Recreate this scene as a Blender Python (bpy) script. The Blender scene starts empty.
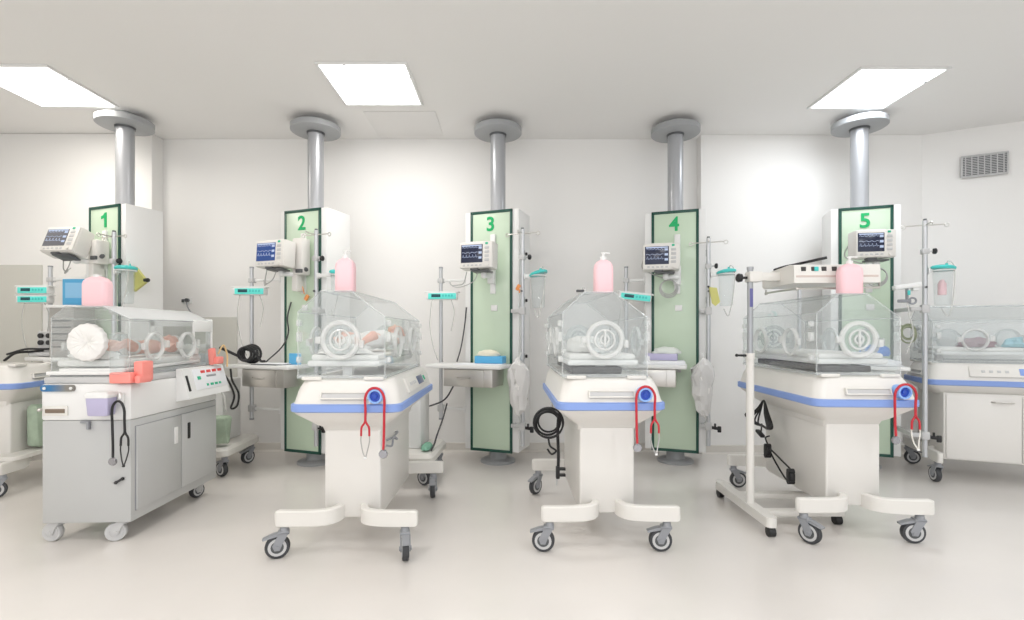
import bpy, bmesh, math, random
from mathutils import Vector, Matrix, Euler, noise
R = math.radians
random.seed(7)
SC = bpy.context.scene
COL = SC.collection

# ---------------------------------------------------------------- camera, world, lights, exposure
cam_d = bpy.data.cameras.new('camera')
cam = bpy.data.objects.new('camera', cam_d)
COL.objects.link(cam)
cam.location = (0, 0, 1.12)
cam.rotation_euler = (R(90), 0, 0)
cam_d.sensor_width = 36
cam_d.lens = 495 / 1024 * 36
cam_d.shift_x = 1 / 1024
cam_d.shift_y = 23 / 1024
cam_d.clip_start = 0.05
SC.camera = cam

world = bpy.data.worlds.new('world')
SC.world = world
world.use_nodes = True
wb = world.node_tree.nodes['Background']
wb.inputs[0].default_value = (0.95, 0.97, 1.0, 1)
wb.inputs[1].default_value = 1.35

SC.view_settings.view_transform = 'Standard'
SC.view_settings.look = 'None'
SC.view_settings.gamma = 1
SC.view_settings.use_curve_mapping = False
SC.view_settings.exposure = 0.13
SC.cycles.transparent_max_bounces = 32
SC.cycles.max_bounces = 10
SC.cycles.diffuse_bounces = 5
SC.cycles.sample_clamp_indirect = 4

CEIL = 2.96
# ceiling panels (x, y, colour): first three in view, others unseen, added for fill
LAMPS = [(-3.49, 3.70, (1.0, 0.93, 0.83)), (-1.02, 3.67, (1.0, 0.965, 0.92)), (2.73, 3.73, (0.88, 0.94, 1.0)),
         (-3.54, 1.3, (1.0, 0.935, 0.84)), (-1.0, 1.3, (1.0, 0.965, 0.92)), (1.3, 1.3, (0.95, 0.97, 1.0)), (3.5, 1.3, (0.86, 0.93, 1.0)),
         (-2.6, -1.3, (1.0, 0.96, 0.9)), (0.0, -1.3, (1.0, 0.98, 0.96)), (2.6, -1.3, (0.92, 0.96, 1.0))]
LAMP_W = 26.0
for i, (x, y, c) in enumerate(LAMPS):
    ld = bpy.data.lights.new('panel_lamp', 'AREA')
    ld.shape = 'SQUARE'; ld.size = 0.58; ld.energy = LAMP_W * (0.42 if i < 3 else 0.25 if i < 7 else 1.3); ld.color = c
    lo = bpy.data.objects.new('panel_lamp', ld)
    lo.location = (x, y, CEIL - 0.016)
    COL.objects.link(lo)

# ---------------------------------------------------------------- materials
MATS = {}
def mat(name, col, rough=0.5, metal=0.0, coat=0.0, emit=None, es=1.0, bump=0.0, bscale=60, var=0.0, vscale=6, spec=0.5, stretch=None):
    if name in MATS: return MATS[name]
    m = bpy.data.materials.new(name); m.use_nodes = True
    nt = m.node_tree; b = nt.nodes['Principled BSDF']
    b.inputs['Base Color'].default_value = (*col, 1)
    b.inputs['Roughness'].default_value = rough
    b.inputs['Metallic'].default_value = metal
    b.inputs['Coat Weight'].default_value = coat
    b.inputs['Coat Roughness'].default_value = 0.08
    b.inputs['Specular IOR Level'].default_value = spec
    if emit:
        b.inputs['Emission Color'].default_value = (*emit, 1)
        b.inputs['Emission Strength'].default_value = es
    if bump or var:
        tc = nt.nodes.new('ShaderNodeTexCoord')
        n = nt.nodes.new('ShaderNodeTexNoise')
        n.inputs['Scale'].default_value = bscale if bump else vscale
        n.inputs['Detail'].default_value = 5
        src = tc.outputs['Object']
        if stretch:
            mp = nt.nodes.new('ShaderNodeMapping'); mp.inputs['Scale'].default_value = stretch
            nt.links.new(src, mp.inputs[0]); src = mp.outputs[0]
        nt.links.new(src, n.inputs['Vector'])
        if bump:
            bp = nt.nodes.new('ShaderNodeBump'); bp.inputs['Strength'].default_value = bump; bp.inputs['Distance'].default_value = 0.01
            nt.links.new(n.outputs[0], bp.inputs['Height']); nt.links.new(bp.outputs[0], b.inputs['Normal'])
        if var:
            n2 = nt.nodes.new('ShaderNodeTexNoise'); n2.inputs['Scale'].default_value = vscale; n2.inputs['Detail'].default_value = 4
            nt.links.new(src, n2.inputs['Vector'])
            mx = nt.nodes.new('ShaderNodeMix'); mx.data_type = 'RGBA'
            mx.inputs[6].default_value = (*[c * (1 - var) for c in col], 1)
            mx.inputs[7].default_value = (*[min(1, c * (1 + var)) for c in col], 1)
            nt.links.new(n2.outputs[0], mx.inputs[0]); nt.links.new(mx.outputs[2], b.inputs['Base Color'])
    MATS[name] = m
    return m

def clear_mat(name, tint, haze, gloss=1.0, hazecol=(0.9, 0.92, 0.93), rough=0.04):
    """clear plastic: see-through, a little milky, mirror-like at grazing angles"""
    if name in MATS: return MATS[name]
    m = bpy.data.materials.new(name); m.use_nodes = True
    nt = m.node_tree; nt.nodes.clear()
    out = nt.nodes.new('ShaderNodeOutputMaterial')
    tr = nt.nodes.new('ShaderNodeBsdfTransparent'); tr.inputs[0].default_value = (*tint, 1)
    df = nt.nodes.new('ShaderNodeBsdfDiffuse'); df.inputs[0].default_value = (*hazecol, 1)
    gl = nt.nodes.new('ShaderNodeBsdfGlossy'); gl.inputs['Roughness'].default_value = rough
    m1 = nt.nodes.new('ShaderNodeMixShader'); m1.inputs[0].default_value = haze
    nt.links.new(tr.outputs[0], m1.inputs[1]); nt.links.new(df.outputs[0], m1.inputs[2])
    fr = nt.nodes.new('ShaderNodeLayerWeight'); fr.inputs[0].default_value = 0.5
    pw = nt.nodes.new('ShaderNodeMath'); pw.operation = 'POWER'; pw.inputs[1].default_value = 4.0
    mul = nt.nodes.new('ShaderNodeMath'); mul.operation = 'MULTIPLY_ADD'; mul.inputs[1].default_value = 0.35 * gloss; mul.inputs[2].default_value = 0.03 * gloss
    nt.links.new(fr.outputs['Facing'], pw.inputs[0]); nt.links.new(pw.outputs[0], mul.inputs[0])
    m2 = nt.nodes.new('ShaderNodeMixShader')
    nt.links.new(mul.outputs[0], m2.inputs[0]); nt.links.new(m1.outputs[0], m2.inputs[1]); nt.links.new(gl.outputs[0], m2.inputs[2])
    nt.links.new(m2.outputs[0], out.inputs[0])
    MATS[name] = m
    return m

WHITE = mat('white_plastic', (0.80, 0.80, 0.79), 0.35)
CREAM = mat('cream_plastic', (0.76, 0.74, 0.705), 0.38)
IVORY = mat('ivory_paint', (0.75, 0.73, 0.69), 0.4)
CABGREY = mat('grey_cabinet_paint', (0.50, 0.505, 0.50), 0.42)
LGREY = mat('light_grey_plastic', (0.55, 0.55, 0.55), 0.4)
MGREY = mat('mid_grey_plastic', (0.29, 0.30, 0.32), 0.4)
DGREY = mat('dark_grey_plastic', (0.09, 0.095, 0.10), 0.4)
BLACK = mat('black_rubber', (0.012, 0.012, 0.013), 0.45)
TYRE = mat('tyre_rubber', (0.045, 0.047, 0.052), 0.55)
STEEL = mat('brushed_steel', (0.62, 0.60, 0.57), 0.3, 0.9, bump=0.05, bscale=80, stretch=(1, 1, 12))
POLE = mat('satin_pole', (0.56, 0.57, 0.59), 0.28, 0.55)
GREYPOLE = mat('grey_painted_pole', (0.40, 0.41, 0.43), 0.32, 0.35, coat=0.3)
FLANGE = mat('grey_flange_paint', (0.35, 0.36, 0.37), 0.45)
BLUE = mat('blue_bumper', (0.23, 0.345, 0.70), 0.4)
NAVY = mat('deep_blue_plastic', (0.02, 0.07, 0.42), 0.3)
LBLUE = mat('light_blue_plastic', (0.28, 0.48, 0.88), 0.35)
CYAN = mat('cyan_board', (0.10, 0.42, 0.72), 0.5)
TEAL = mat('teal_plastic', (0.06, 0.56, 0.53), 0.4)
RED = mat('red_tube', (0.50, 0.015, 0.03), 0.35)
CORAL = mat('coral_plastic', (0.95, 0.30, 0.26), 0.45)
PINK = mat('pink_bottle_plastic', (0.92, 0.60, 0.64), 0.35)
LILAC = mat('lilac_plastic', (0.50, 0.47, 0.66), 0.45)
YELLOW = mat('yellow_plastic', (0.62, 0.60, 0.20), 0.55)
ORANGE = mat('orange_plastic', (0.85, 0.33, 0.10), 0.5)
PGREEN = mat('pale_green_cloth', (0.38, 0.47, 0.36), 0.85, var=0.35, vscale=14, bump=0.4, bscale=25)
GREENCLOTH = mat('green_cloth', (0.22, 0.45, 0.33), 0.9, bump=0.3, bscale=40)
CLOTH = mat('white_cloth', (0.82, 0.81, 0.79), 0.95, bump=0.25, bscale=45)
CREAMCLOTH = mat('cream_cloth', (0.80, 0.76, 0.62), 0.95, bump=0.25, bscale=45)
TEALCLOTH = mat('pale_blue_cloth', (0.40, 0.65, 0.72), 0.95, bump=0.25, bscale=45)
PAPER = mat('paper', (0.84, 0.85, 0.88), 0.8)
SKIN = mat('newborn_skin', (0.84, 0.49, 0.40), 0.55, var=0.08, vscale=30)
SLOT_AND_SHADE = mat('slot_and_gap_shade', (0.05, 0.048, 0.045), 0.7)  # lamp head slots, and the painted shade under the mattress trays
BROWN = mat('brown_slot', (0.20, 0.15, 0.11), 0.6)
DKGREEN = mat('dark_green_frame', (0.006, 0.065, 0.045), 0.35)
NUMGREEN = mat('number_green', (0.0, 0.42, 0.13), 0.45)
SCREEN_OFF = mat('dim_grey_screen', (0.10, 0.10, 0.11), 0.25, emit=(0.10, 0.10, 0.11), es=0.5)
TRACE = mat('screen_trace', (0.25, 0.3, 0.4), 0.5, emit=(0.40, 0.46, 0.62), es=0.6)
SCREEN_BLUE = mat('blue_screen', (0.015, 0.035, 0.12), 0.25, emit=(0.015, 0.06, 0.24), es=0.6)
SCREEN_DARK = mat('dark_screen', (0.008, 0.012, 0.03), 0.2, emit=(0.008, 0.012, 0.035), es=0.6)
LCD = mat('display_window', (0.01, 0.07, 0.09), 0.25)
TEALGLOW = mat('teal_display_face', (0.10, 0.62, 0.56), 0.35, emit=(0.10, 0.55, 0.48), es=0.25)
GBUTTON = mat('green_button', (0.02, 0.45, 0.25), 0.4)
RBUTTON = mat('red_button', (0.75, 0.06, 0.06), 0.4)
TAN = mat('tan_panel', (0.48, 0.44, 0.38), 0.5)
ACRYL = clear_mat('clear_acrylic', (0.965, 0.975, 0.975), 0.05)
ACRYL_EDGE = clear_mat('acrylic_edge', (0.92, 0.93, 0.93), 0.26, gloss=0.6, hazecol=(0.88, 0.90, 0.90))
PORT = clear_mat('milky_porthole', (0.9, 0.92, 0.92), 0.5, hazecol=(0.88, 0.88, 0.87))
CUPCLEAR = clear_mat('clear_cup', (0.93, 0.95, 0.95), 0.10)
BAGCLEAR = clear_mat('thin_plastic_bag', (0.92, 0.92, 0.92), 0.72, 1.0, hazecol=(0.86, 0.85, 0.84), rough=0.2)
TUBECLEAR = clear_mat('clear_tubing', (0.9, 0.9, 0.88), 0.45, hazecol=(0.82, 0.82, 0.80))

def green_panel_mat():
    m = mat('green_glass_panel', (0.56, 0.68, 0.53), 0.38, coat=0.15)
    return m
GREEN = green_panel_mat()

# floor vinyl with soft clouding and polished film
def floor_mat():
    m = mat('vinyl_floor', (0.75, 0.715, 0.68), 0.27, bump=0.02, bscale=14, var=0.045, vscale=2.2)
    b = m.node_tree.nodes['Principled BSDF']
    b.inputs['Coat Weight'].default_value = 0.35
    b.inputs['Coat Roughness'].default_value = 0.12
    return m
FLOOR = floor_mat()
WALL = mat('wall_paint', (0.84, 0.83, 0.81), 0.6, bump=0.03, bscale=120)
CEILM = mat('ceiling_paint', (0.82, 0.81, 0.795), 0.8, bump=0.03, bscale=90)
WALLPANEL = mat('grey_wall_panel', (0.58, 0.57, 0.52), 0.5)
SKIRT = mat('skirting_vinyl', (0.66, 0.63, 0.58), 0.45)
LIGHTPANEL = mat('lit_diffuser', (0.9, 0.9, 0.9), 0.5, emit=(1, 1, 1), es=4.0)

# ---------------------------------------------------------------- mesh building
def catmull(pts, n=6, closed=False):
    P = [Vector(p) for p in pts]
    if len(P) < 3: return P
    out = []
    N = len(P)
    for i in range(N if closed else N - 1):
        p0 = P[(i - 1) % N] if closed or i > 0 else P[0] * 2 - P[1]
        p1 = P[i]; p2 = P[(i + 1) % N]
        p3 = P[(i + 2) % N] if closed or i + 2 < N else P[-1] * 2 - P[-2]
        for k in range(n):
            t = k / n
            out.append(0.5 * ((2 * p1) + (p2 - p0) * t + (2 * p0 - 5 * p1 + 4 * p2 - p3) * t * t + (3 * p1 - p0 - 3 * p2 + p3) * t ** 3))
    if not closed: out.append(P[-1].copy())
    return out

def rrect(w, l, r, cx=0, cy=0, seg=5):
    pts = []
    for sx, sy, a0 in ((1, 1, 0), (-1, 1, 90), (-1, -1, 180), (1, -1, 270)):
        for k in range(seg + 1):
            a = R(a0 + 90 * k / seg)
            pts.append((cx + sx * (w / 2 - r) + r * math.cos(a), cy + sy * (l / 2 - r) + r * math.sin(a)))
    return pts

class MB:
    def __init__(s, M=None):
        s.bm = bmesh.new(); s.mi = 0; s.M = M
    def _take(s, verts, faces=None):
        if s.M is not None:
            for v in verts: v.co = s.M @ v.co
        if faces is None:
            faces = {f for v in verts for f in v.link_faces}
        for f in faces: f.material_index = s.mi
    def box(s, c, d, bev=0.0, rot=None, seg=2):
        r = bmesh.ops.create_cube(s.bm, size=1)
        vs = r['verts']
        for v in vs: v.co = Vector((v.co.x * d[0], v.co.y * d[1], v.co.z * d[2]))
        if bev:
            es = list({e for v in vs for e in v.link_edges})
            o = bmesh.ops.bevel(s.bm, geom=es, offset=bev, segments=seg, affect='EDGES', profile=0.5)
            vs = list({v for f in o['faces'] for v in f.verts} | {v for v in vs if v.is_valid})
            seen = set(vs); st = list(vs)
            while st:
                v = st.pop()
                for e in v.link_edges:
                    w = e.other_vert(v)
                    if w not in seen: seen.add(w); st.append(w)
            vs = list(seen)
        m = Matrix.Translation(c)
        if rot: m = m @ Euler(rot).to_matrix().to_4x4()
        for v in vs: v.co = m @ v.co
        s._take(vs)
        return s
    def ring_loft(s, rings, cap0=True, cap1=True, closed=False):
        R_ = [[s.bm.verts.new(p) for p in ring] for ring in rings]
        fs = []
        n = len(R_[0])
        for a, b in zip(R_, R_[1:] + ([R_[0]] if closed else [])):
            for i in range(n):
                try: fs.append(s.bm.faces.new((a[i], a[(i + 1) % n], b[(i + 1) % n], b[i])))
                except ValueError: pass
        if cap0 and not closed: fs.append(s.bm.faces.new(R_[0][::-1]))
        if cap1 and not closed: fs.append(s.bm.faces.new(R_[-1]))
        s._take([v for r in R_ for v in r], fs)
        return s
    def cyl(s, p0, p1, r, r2=None, seg=14, cap=True):
        p0 = Vector(p0); p1 = Vector(p1); r2 = r if r2 is None else r2
        d = (p1 - p0).normalized(); u = d.orthogonal().normalized(); w = d.cross(u)
        ring = lambda p, q: [p + (u * math.cos(2 * math.pi * k / seg) + w * math.sin(2 * math.pi * k / seg)) * q for k in range(seg)]
        return s.ring_loft([ring(p0, r), ring(p1, r2)], cap, cap)
    def tube(s, pts, r, seg=7, n=5, closed=False, smooth=True, sect=None):
        P = catmull(pts, n, closed) if smooth else [Vector(p) for p in pts]
        up = None; rings = []
        N = len(P)
        for i, p in enumerate(P):
            if closed: d = P[(i + 1) % N] - P[i - 1]
            else: d = P[min(i + 1, N - 1)] - P[max(i - 1, 0)]
            d.normalize()
            if sect:
                u = Vector((0, 0, 1)); w = d.cross(u).normalized()
                tip = lambda q, k: [q + w * a * k + u * b * (0.5 + 0.5 * k) for a, b in sect]
                if i == 0: rings += [tip(p - d * 0.016, 0.45), tip(p - d * 0.011, 0.8)]
                rings.append(tip(p, 1.0))
                if i == N - 1: rings += [tip(p + d * 0.011, 0.8), tip(p + d * 0.016, 0.45)]
                continue
            if up is None: up = d.orthogonal().normalized()
            up = (up - d * up.dot(d))
            if up.length < 1e-6: up = d.orthogonal()
            up.normalize(); w = d.cross(up)
            rings.append([p + (up * math.cos(2 * math.pi * k / seg) + w * math.sin(2 * math.pi * k / seg)) * r for k in range(seg)])
        return s.ring_loft(rings, closed=closed)
    def lathe(s, prof, c=(0, 0, 0), axis='z', seg=20, sq=(1, 1), closed=False):
        rings = []
        for r, z in prof:
            ring = []
            for k in range(seg):
                a = 2 * math.pi * k / seg
                x, y = r * math.cos(a) * sq[0], r * math.sin(a) * sq[1]
                v = (x, y, z) if axis == 'z' else ((z, x, y) if axis == 'x' else (y, z, x))
                ring.append(Vector(v) + Vector(c))
            rings.append(ring)
        return s.ring_loft(rings, closed=closed)
    def prism(s, poly, a, b, axis='y', cap=True):
        def pt(p, t):
            if axis == 'y': return (p[0], t, p[1])
            if axis == 'z': return (p[0], p[1], t)
            return (t, p[0], p[1])
        return s.ring_loft([[pt(p, a) for p in poly], [pt(p, b) for p in poly]], cap, cap)
    def torus(s, c, r, t, axis='y', seg=28, ts=8, sq=1.0):
        rings = []
        for k in range(seg):
            a = 2 * math.pi * k / seg
            ring = []
            for j in range(ts):
                b = 2 * math.pi * j / ts
                q = r + t * math.cos(b); h = t * sq * math.sin(b)
                x, y = q * math.cos(a), q * math.sin(a)
                v = (x, y, h) if axis == 'z' else ((h, x, y) if axis == 'x' else (x, h, y))
                ring.append(Vector(v) + Vector(c))
            rings.append(ring)
        return s.ring_loft(rings, closed=True)
    def ball(s, c, r, seg=14, rot=None):
        o = bmesh.ops.create_uvsphere(s.bm, u_segments=seg, v_segments=max(6, seg * 2 // 3), radius=1)
        rr = r if isinstance(r, (tuple, list)) else (r, r, r)
        m = Matrix.Translation(c)
        if rot: m = m @ Euler(rot).to_matrix().to_4x4()
        for v in o['verts']: v.co = m @ Vector((v.co.x * rr[0], v.co.y * rr[1], v.co.z * rr[2]))
        s._take(o['verts'])
        return s
    def capsule(s, p0, p1, r0, r1, seg=12):
        s.cyl(p0, p1, r0, r1, seg); s.ball(p0, r0, seg); s.ball(p1, r1, seg)
        return s
    def rough(s, amp, sc, seed=0):
        for v in s.bm.verts:
            v.co += Vector((noise.noise(v.co * sc + Vector((seed, 0, 0))), noise.noise(v.co * sc + Vector((0, seed + 9, 0))), noise.noise(v.co * sc + Vector((0, 0, seed + 5))))) * amp
        return s
    def build(s, name, m, parent=None, ang=38, flat=False):
        bmesh.ops.recalc_face_normals(s.bm, faces=s.bm.faces)
        me = bpy.data.meshes.new(name)
        s.bm.to_mesh(me); s.bm.free()
        for x in (m if isinstance(m, (list, tuple)) else [m]): me.materials.append(x)
        if not flat:
            me.shade_smooth(); me.set_sharp_from_angle(angle=R(ang))
        o = bpy.data.objects.new(name, me); COL.objects.link(o)
        if parent is not None: o.parent = parent
        return o

def tag(o, label, cat, group=None):
    o['label'] = label; o['category'] = cat; o['kind'] = 'thing'
    if group: o['group'] = group
    return o
def thing(name, label, cat, loc=(0, 0, 0), rz=0.0, group=None, rot=None):
    o = bpy.data.objects.new(name, None); COL.objects.link(o)
    o.empty_display_size = 0.05
    o.location = loc; o.rotation_euler = rot if rot else (0, 0, R(rz))
    return tag(o, label, cat, group)
def struct(o):
    o['kind'] = 'structure'; return o

# ---------------------------------------------------------------- the room
struct(MB().box((0.1, 0.6, -0.05), (10.8, 8.4, 0.1)).build('floor', FLOOR))
struct(MB().box((0.1, 0.6, CEIL + 0.05), (10.8, 8.4, 0.1)).build('ceiling', CEILM))
YB, YL, YR = 4.70, 4.556, 4.60
XL, XR = -3.304, 1.766
struct(MB().box(((XL + XR) / 2, YB + 0.1, CEIL / 2), (XR - XL + 0.2, 0.2, CEIL)).build('wall_back', WALL))
struct(MB().box(((XL - 5.2) / 2, YL + 0.12, CEIL / 2), (XL + 5.2, 0.24, CEIL), 0.012).build('wall_back_left', WALL))
DX, DY = 3.82, YR
ddir = Vector((0.61, -0.30)).normalized()
E2 = Vector((DX, DY)) + ddir * 2.0
struct(MB().prism([(XR, YR), (DX, DY), (E2.x, E2.y), (E2.x + 0.1, E2.y + 0.2), (DX + 0.05, DY + 0.24), (XR, YR + 0.24)], 0, CEIL, 'z').build('wall_right', WALL, flat=True))
struct(MB().box((-5.25, 0.5, CEIL / 2), (0.1, 8.4, CEIL)).build('wall_left', WALL))
struct(MB().box((E2.x + 0.06, -0.1 + (E2.y - 3.6) / 2, CEIL / 2), (0.12, E2.y + 3.6, CEIL)).build('wall_far_right', WALL))
# skirting
struct(MB().prism([(YB, 0), (YB - 0.03, 0), (YB - 0.012, 0.015), (YB - 0.01, 0.075), (YB, 0.08)], XL, XR, 'x').build('baseboard_back', SKIRT))
struct(MB().prism([(YL, 0), (YL - 0.03, 0), (YL - 0.012, 0.015), (YL - 0.01, 0.075), (YL, 0.08)], -5.2, XL, 'x').build('baseboard_left', SKIRT))
struct(MB().prism([(YR, 0), (YR - 0.03, 0), (YR - 0.012, 0.015), (YR - 0.01, 0.075), (YR, 0.08)], XR, DX, 'x').build('baseboard_right', SKIRT))
# low grey protective wall panels
struct(MB().box((-2.95, YB - 0.006, 0.675), (0.708, 0.012, 1.19), 0.003).build('trim_1', WALLPANEL))
struct(MB().box((-4.755, YL - 0.006, 0.913), (0.89, 0.012, 1.666), 0.003).build('trim_2', WALLPANEL))
# ceiling access panel
struct(MB().box((-0.93, 4.36, CEIL - 0.003), (0.60, 0.50, 0.006), 0.002).build('trim_3', mat('access_panel_paint', (0.79, 0.78, 0.765), 0.8)))

for i, (x, y, c) in enumerate(LAMPS):
    lab = ['square lit ceiling panel above the grey cabinet incubator', 'square lit ceiling panel between the towers numbered 2 and 3',
           'square lit ceiling panel before the tower numbered 5'][i] if i < 3 else 'square lit ceiling panel added out of view to brighten the ward'
    t = thing('ceiling_light', lab, 'ceiling light', (x, y, CEIL), 0, 'ceiling light panels')
    b = MB()
    for sx, sy, w, l in ((0, 0.305, 0.63, 0.02), (0, -0.305, 0.63, 0.02), (0.305, 0, 0.02, 0.59), (-0.305, 0, 0.02, 0.59)):
        b.box((sx, sy, -0.007), (w, l, 0.014), 0.003)
    b.build('frame', WHITE, t)
    MB().box((0, 0, -0.004), (0.592, 0.592, 0.008)).build('diffuser', LIGHTPANEL, t)
    b = MB()
    for sx, sy in ((-0.12, -0.296), (0.29, -0.12)): b.box((sx, sy, -0.011), (0.016, 0.016, 0.006), 0.002)
    b.build('clip', MGREY, t)

# slotted vent on the angled wall
vc = Vector((DX, DY)) + ddir * 0.422 * 1.0 / 0.68 * 0.68
ang = math.atan2(ddir.y, ddir.x)
c2 = (Vector((4.057, 4.463)) + Vector((4.341, 4.324))) / 2
t = thing('wall_vent', 'grey slotted air vent high on the angled wall', 'vent', (c2.x, c2.y, 2.61), 0, rot=(0, 0, ang))
MB().box((0, -0.004, 0), (0.30, 0.006, 0.18)).build('backing', DGREY, t)
b = MB()
for sx, sz, w, h in ((0, 0.093, 0.32, 0.012), (0, -0.093, 0.32, 0.012), (0.155, 0, 0.012, 0.19), (-0.155, 0, 0.012, 0.19)):
    b.box((sx, -0.008, sz), (w, 0.014, h), 0.003)
b.build('frame', LGREY, t)
b = MB()
for k in range(7): b.box((-0.129 + k * 0.043, -0.008, 0), (0.007, 0.008, 0.18))
for k in range(12): b.box((0, -0.007, -0.082 + k * 0.0149), (0.30, 0.004, 0.006), rot=(0.5, 0, 0))
b.build('grille', LGREY, t)

# ---------------------------------------------------------------- casters
def caster(parent, x, y, yaw, r=0.058, top=0.155, grey=MGREY, pedal=True, light=False):
    """swivel caster: fork turned by yaw about the pivot (x,y); trail behind"""
    M = Matrix.Translation((x, y, 0)) @ Matrix.Rotation(R(yaw), 4, 'Z')
    tr = 0.032
    b = MB(M)
    b.lathe([(0.020, top), (0.022, top - 0.02), (0.024, top - 0.026), (0.018, r * 2 + 0.006)], seg=12)
    # hooded fork, two cheeks and a bridge
    for s in (-1, 1):
        b.prism([(-0.022, r * 2 + 0.012), (0.024, r * 2 + 0.012), (tr + 0.022, r + 0.01), (tr + 0.012, r - 0.014), (tr - 0.012, r - 0.014), (tr - 0.026, r + 0.02)], s * 0.022 - 0.003, s * 0.022 + 0.003, 'y')
    b.box((0.004, 0, r * 2 + 0.010), (0.055, 0.05, 0.016), 0.005)
    b.cyl((tr, -0.03, r), (tr, 0.03, r), 0.011, seg=10)
    c = b.build('caster', grey, parent)
    w = MB(M)
    ty, rim, hub = 0, 1, 2
    w.mi = 0
    w.lathe([(r * 0.70, -0.016), (r * 0.93, -0.016), (r, -0.010), (r, 0.010), (r * 0.93, 0.016), (r * 0.70, 0.016)], (tr, 0, r), 'y', 26, closed=True)
    w.mi = 1
    w.lathe([(r * 0.52, -0.018), (r * 0.74, -0.018), (r * 0.74, 0.018), (r * 0.52, 0.018)], (tr, 0, r), 'y', 24, closed=True)
    w.mi = 2
    w.lathe([(r * 0.54, -0.0165), (r * 0.54, 0.0165)], (tr, 0, r), 'y', 20)
    w.build('wheel', [LGREY if light else TYRE, LGREY, LGREY if light else DGREY], c)
    if pedal:
        p = MB(M)
        p.prism([(0.02, r * 2 + 0.012), (0.055, r * 2 + 0.006), (0.10, r * 2 - 0.012), (0.098, r * 2 - 0.02), (0.05, r * 2 - 0.008), (0.02, r * 2 - 0.002)], -0.017, 0.017, 'y')
        p.build('brake_pedal', grey, c)
    return c

# ---------------------------------------------------------------- incubator hood
def make_hood(parent, prof, y0, y1, ports, edge_r=0.0036):
    """prof: (x,z) from one foot over the top to the other foot"""
    b = MB()
    vs0 = [b.bm.verts.new((p[0], y0, p[1])) for p in prof]
    vs1 = [b.bm.verts.new((p[0], y1, p[1])) for p in prof]
    for i in range(len(prof) - 1): b.bm.faces.new((vs0[i], vs0[i + 1], vs1[i + 1], vs1[i]))
    b.bm.faces.new(vs0); b.bm.faces.new(vs1[::-1])
    h = b.build('hood', ACRYL, parent, flat=True)
    sm = h.modifiers.new('sheet', 'SOLIDIFY'); sm.thickness = 0.005; sm.offset = -1
    e = MB()
    for y in (y0, y1): e.tube([(p[0], y, p[1]) for p in prof], edge_r, 6, smooth=False)
    for p in prof[1:-1]: e.tube([(p[0], y0, p[1]), (p[0], y1, p[1])], edge_r, 6, smooth=False)
    for s in (0, -1): e.tube([(prof[s][0], y0, prof[s][1] + 0.008), (prof[s][0], y1, prof[s][1] + 0.008)], 0.009, 6, smooth=False)
    for y in (y0, y1): e.tube([(prof[0][0], y, prof[0][1] + 0.008), (prof[-1][0], y, prof[-1][1] + 0.008)], 0.009, 6, smooth=False)
    e.build('edge_strip', ACRYL_EDGE, h)
    for ax, pos, r, sgn in ports:
        x, y, z = pos
        p = MB()
        p.mi = 0
        if ax == 'y':
            p.lathe([(r, 0.0), (r, 0.012), (r - 0.007, 0.019), (r - 0.018, 0.019), (r - 0.024, 0.012), (r - 0.024, 0.0)], (0, 0, 0), 'y', 30, closed=True)
            p.torus((0, 0.012, 0), r * 0.50, 0.0065, 'y', 24, 7)
            p.torus((0, 0.012, 0), r * 0.22, 0.006, 'y', 16, 6)
            p.box((0, 0.016, r * 0.05), (0.012, 0.012, r * 0.9), 0.004)
            p.box((-r - 0.008, 0.014, 0), (0.028, 0.024, 0.035), 0.005)
            p.box((r + 0.008, 0.014, -0.02), (0.022, 0.024, 0.04), 0.005)
        else:
            p.lathe([(r, 0.0), (r, 0.012), (r - 0.006, 0.018), (r - 0.013, 0.018), (r - 0.018, 0.010), (r - 0.018, 0.0)], (0, 0, 0), 'x', 30, closed=True)
            p.box((0.014, r + 0.012, 0.01), (0.026, 0.032, 0.045), 0.006)
            p.box((0.012, -r - 0.010, 0), (0.022, 0.03, 0.04), 0.005)
        p.mi = 1
        if ax == 'y': p.lathe([(r - 0.022, 0.002), (r - 0.022, 0.006)], (0, 0, 0), 'y', 28)
        else: p.lathe([(r - 0.016, 0.002), (r - 0.016, 0.006)], (0, 0, 0), 'x', 28)
        # mirror so that the rim stands outside the wall
        for v in p.bm.verts:
            if ax == 'y': v.co.y *= sgn
            else: v.co.x *= sgn
            v.co += Vector((x, y, z))
        p.build('porthole', [PORT, ACRYL], h)
    return h

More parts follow.
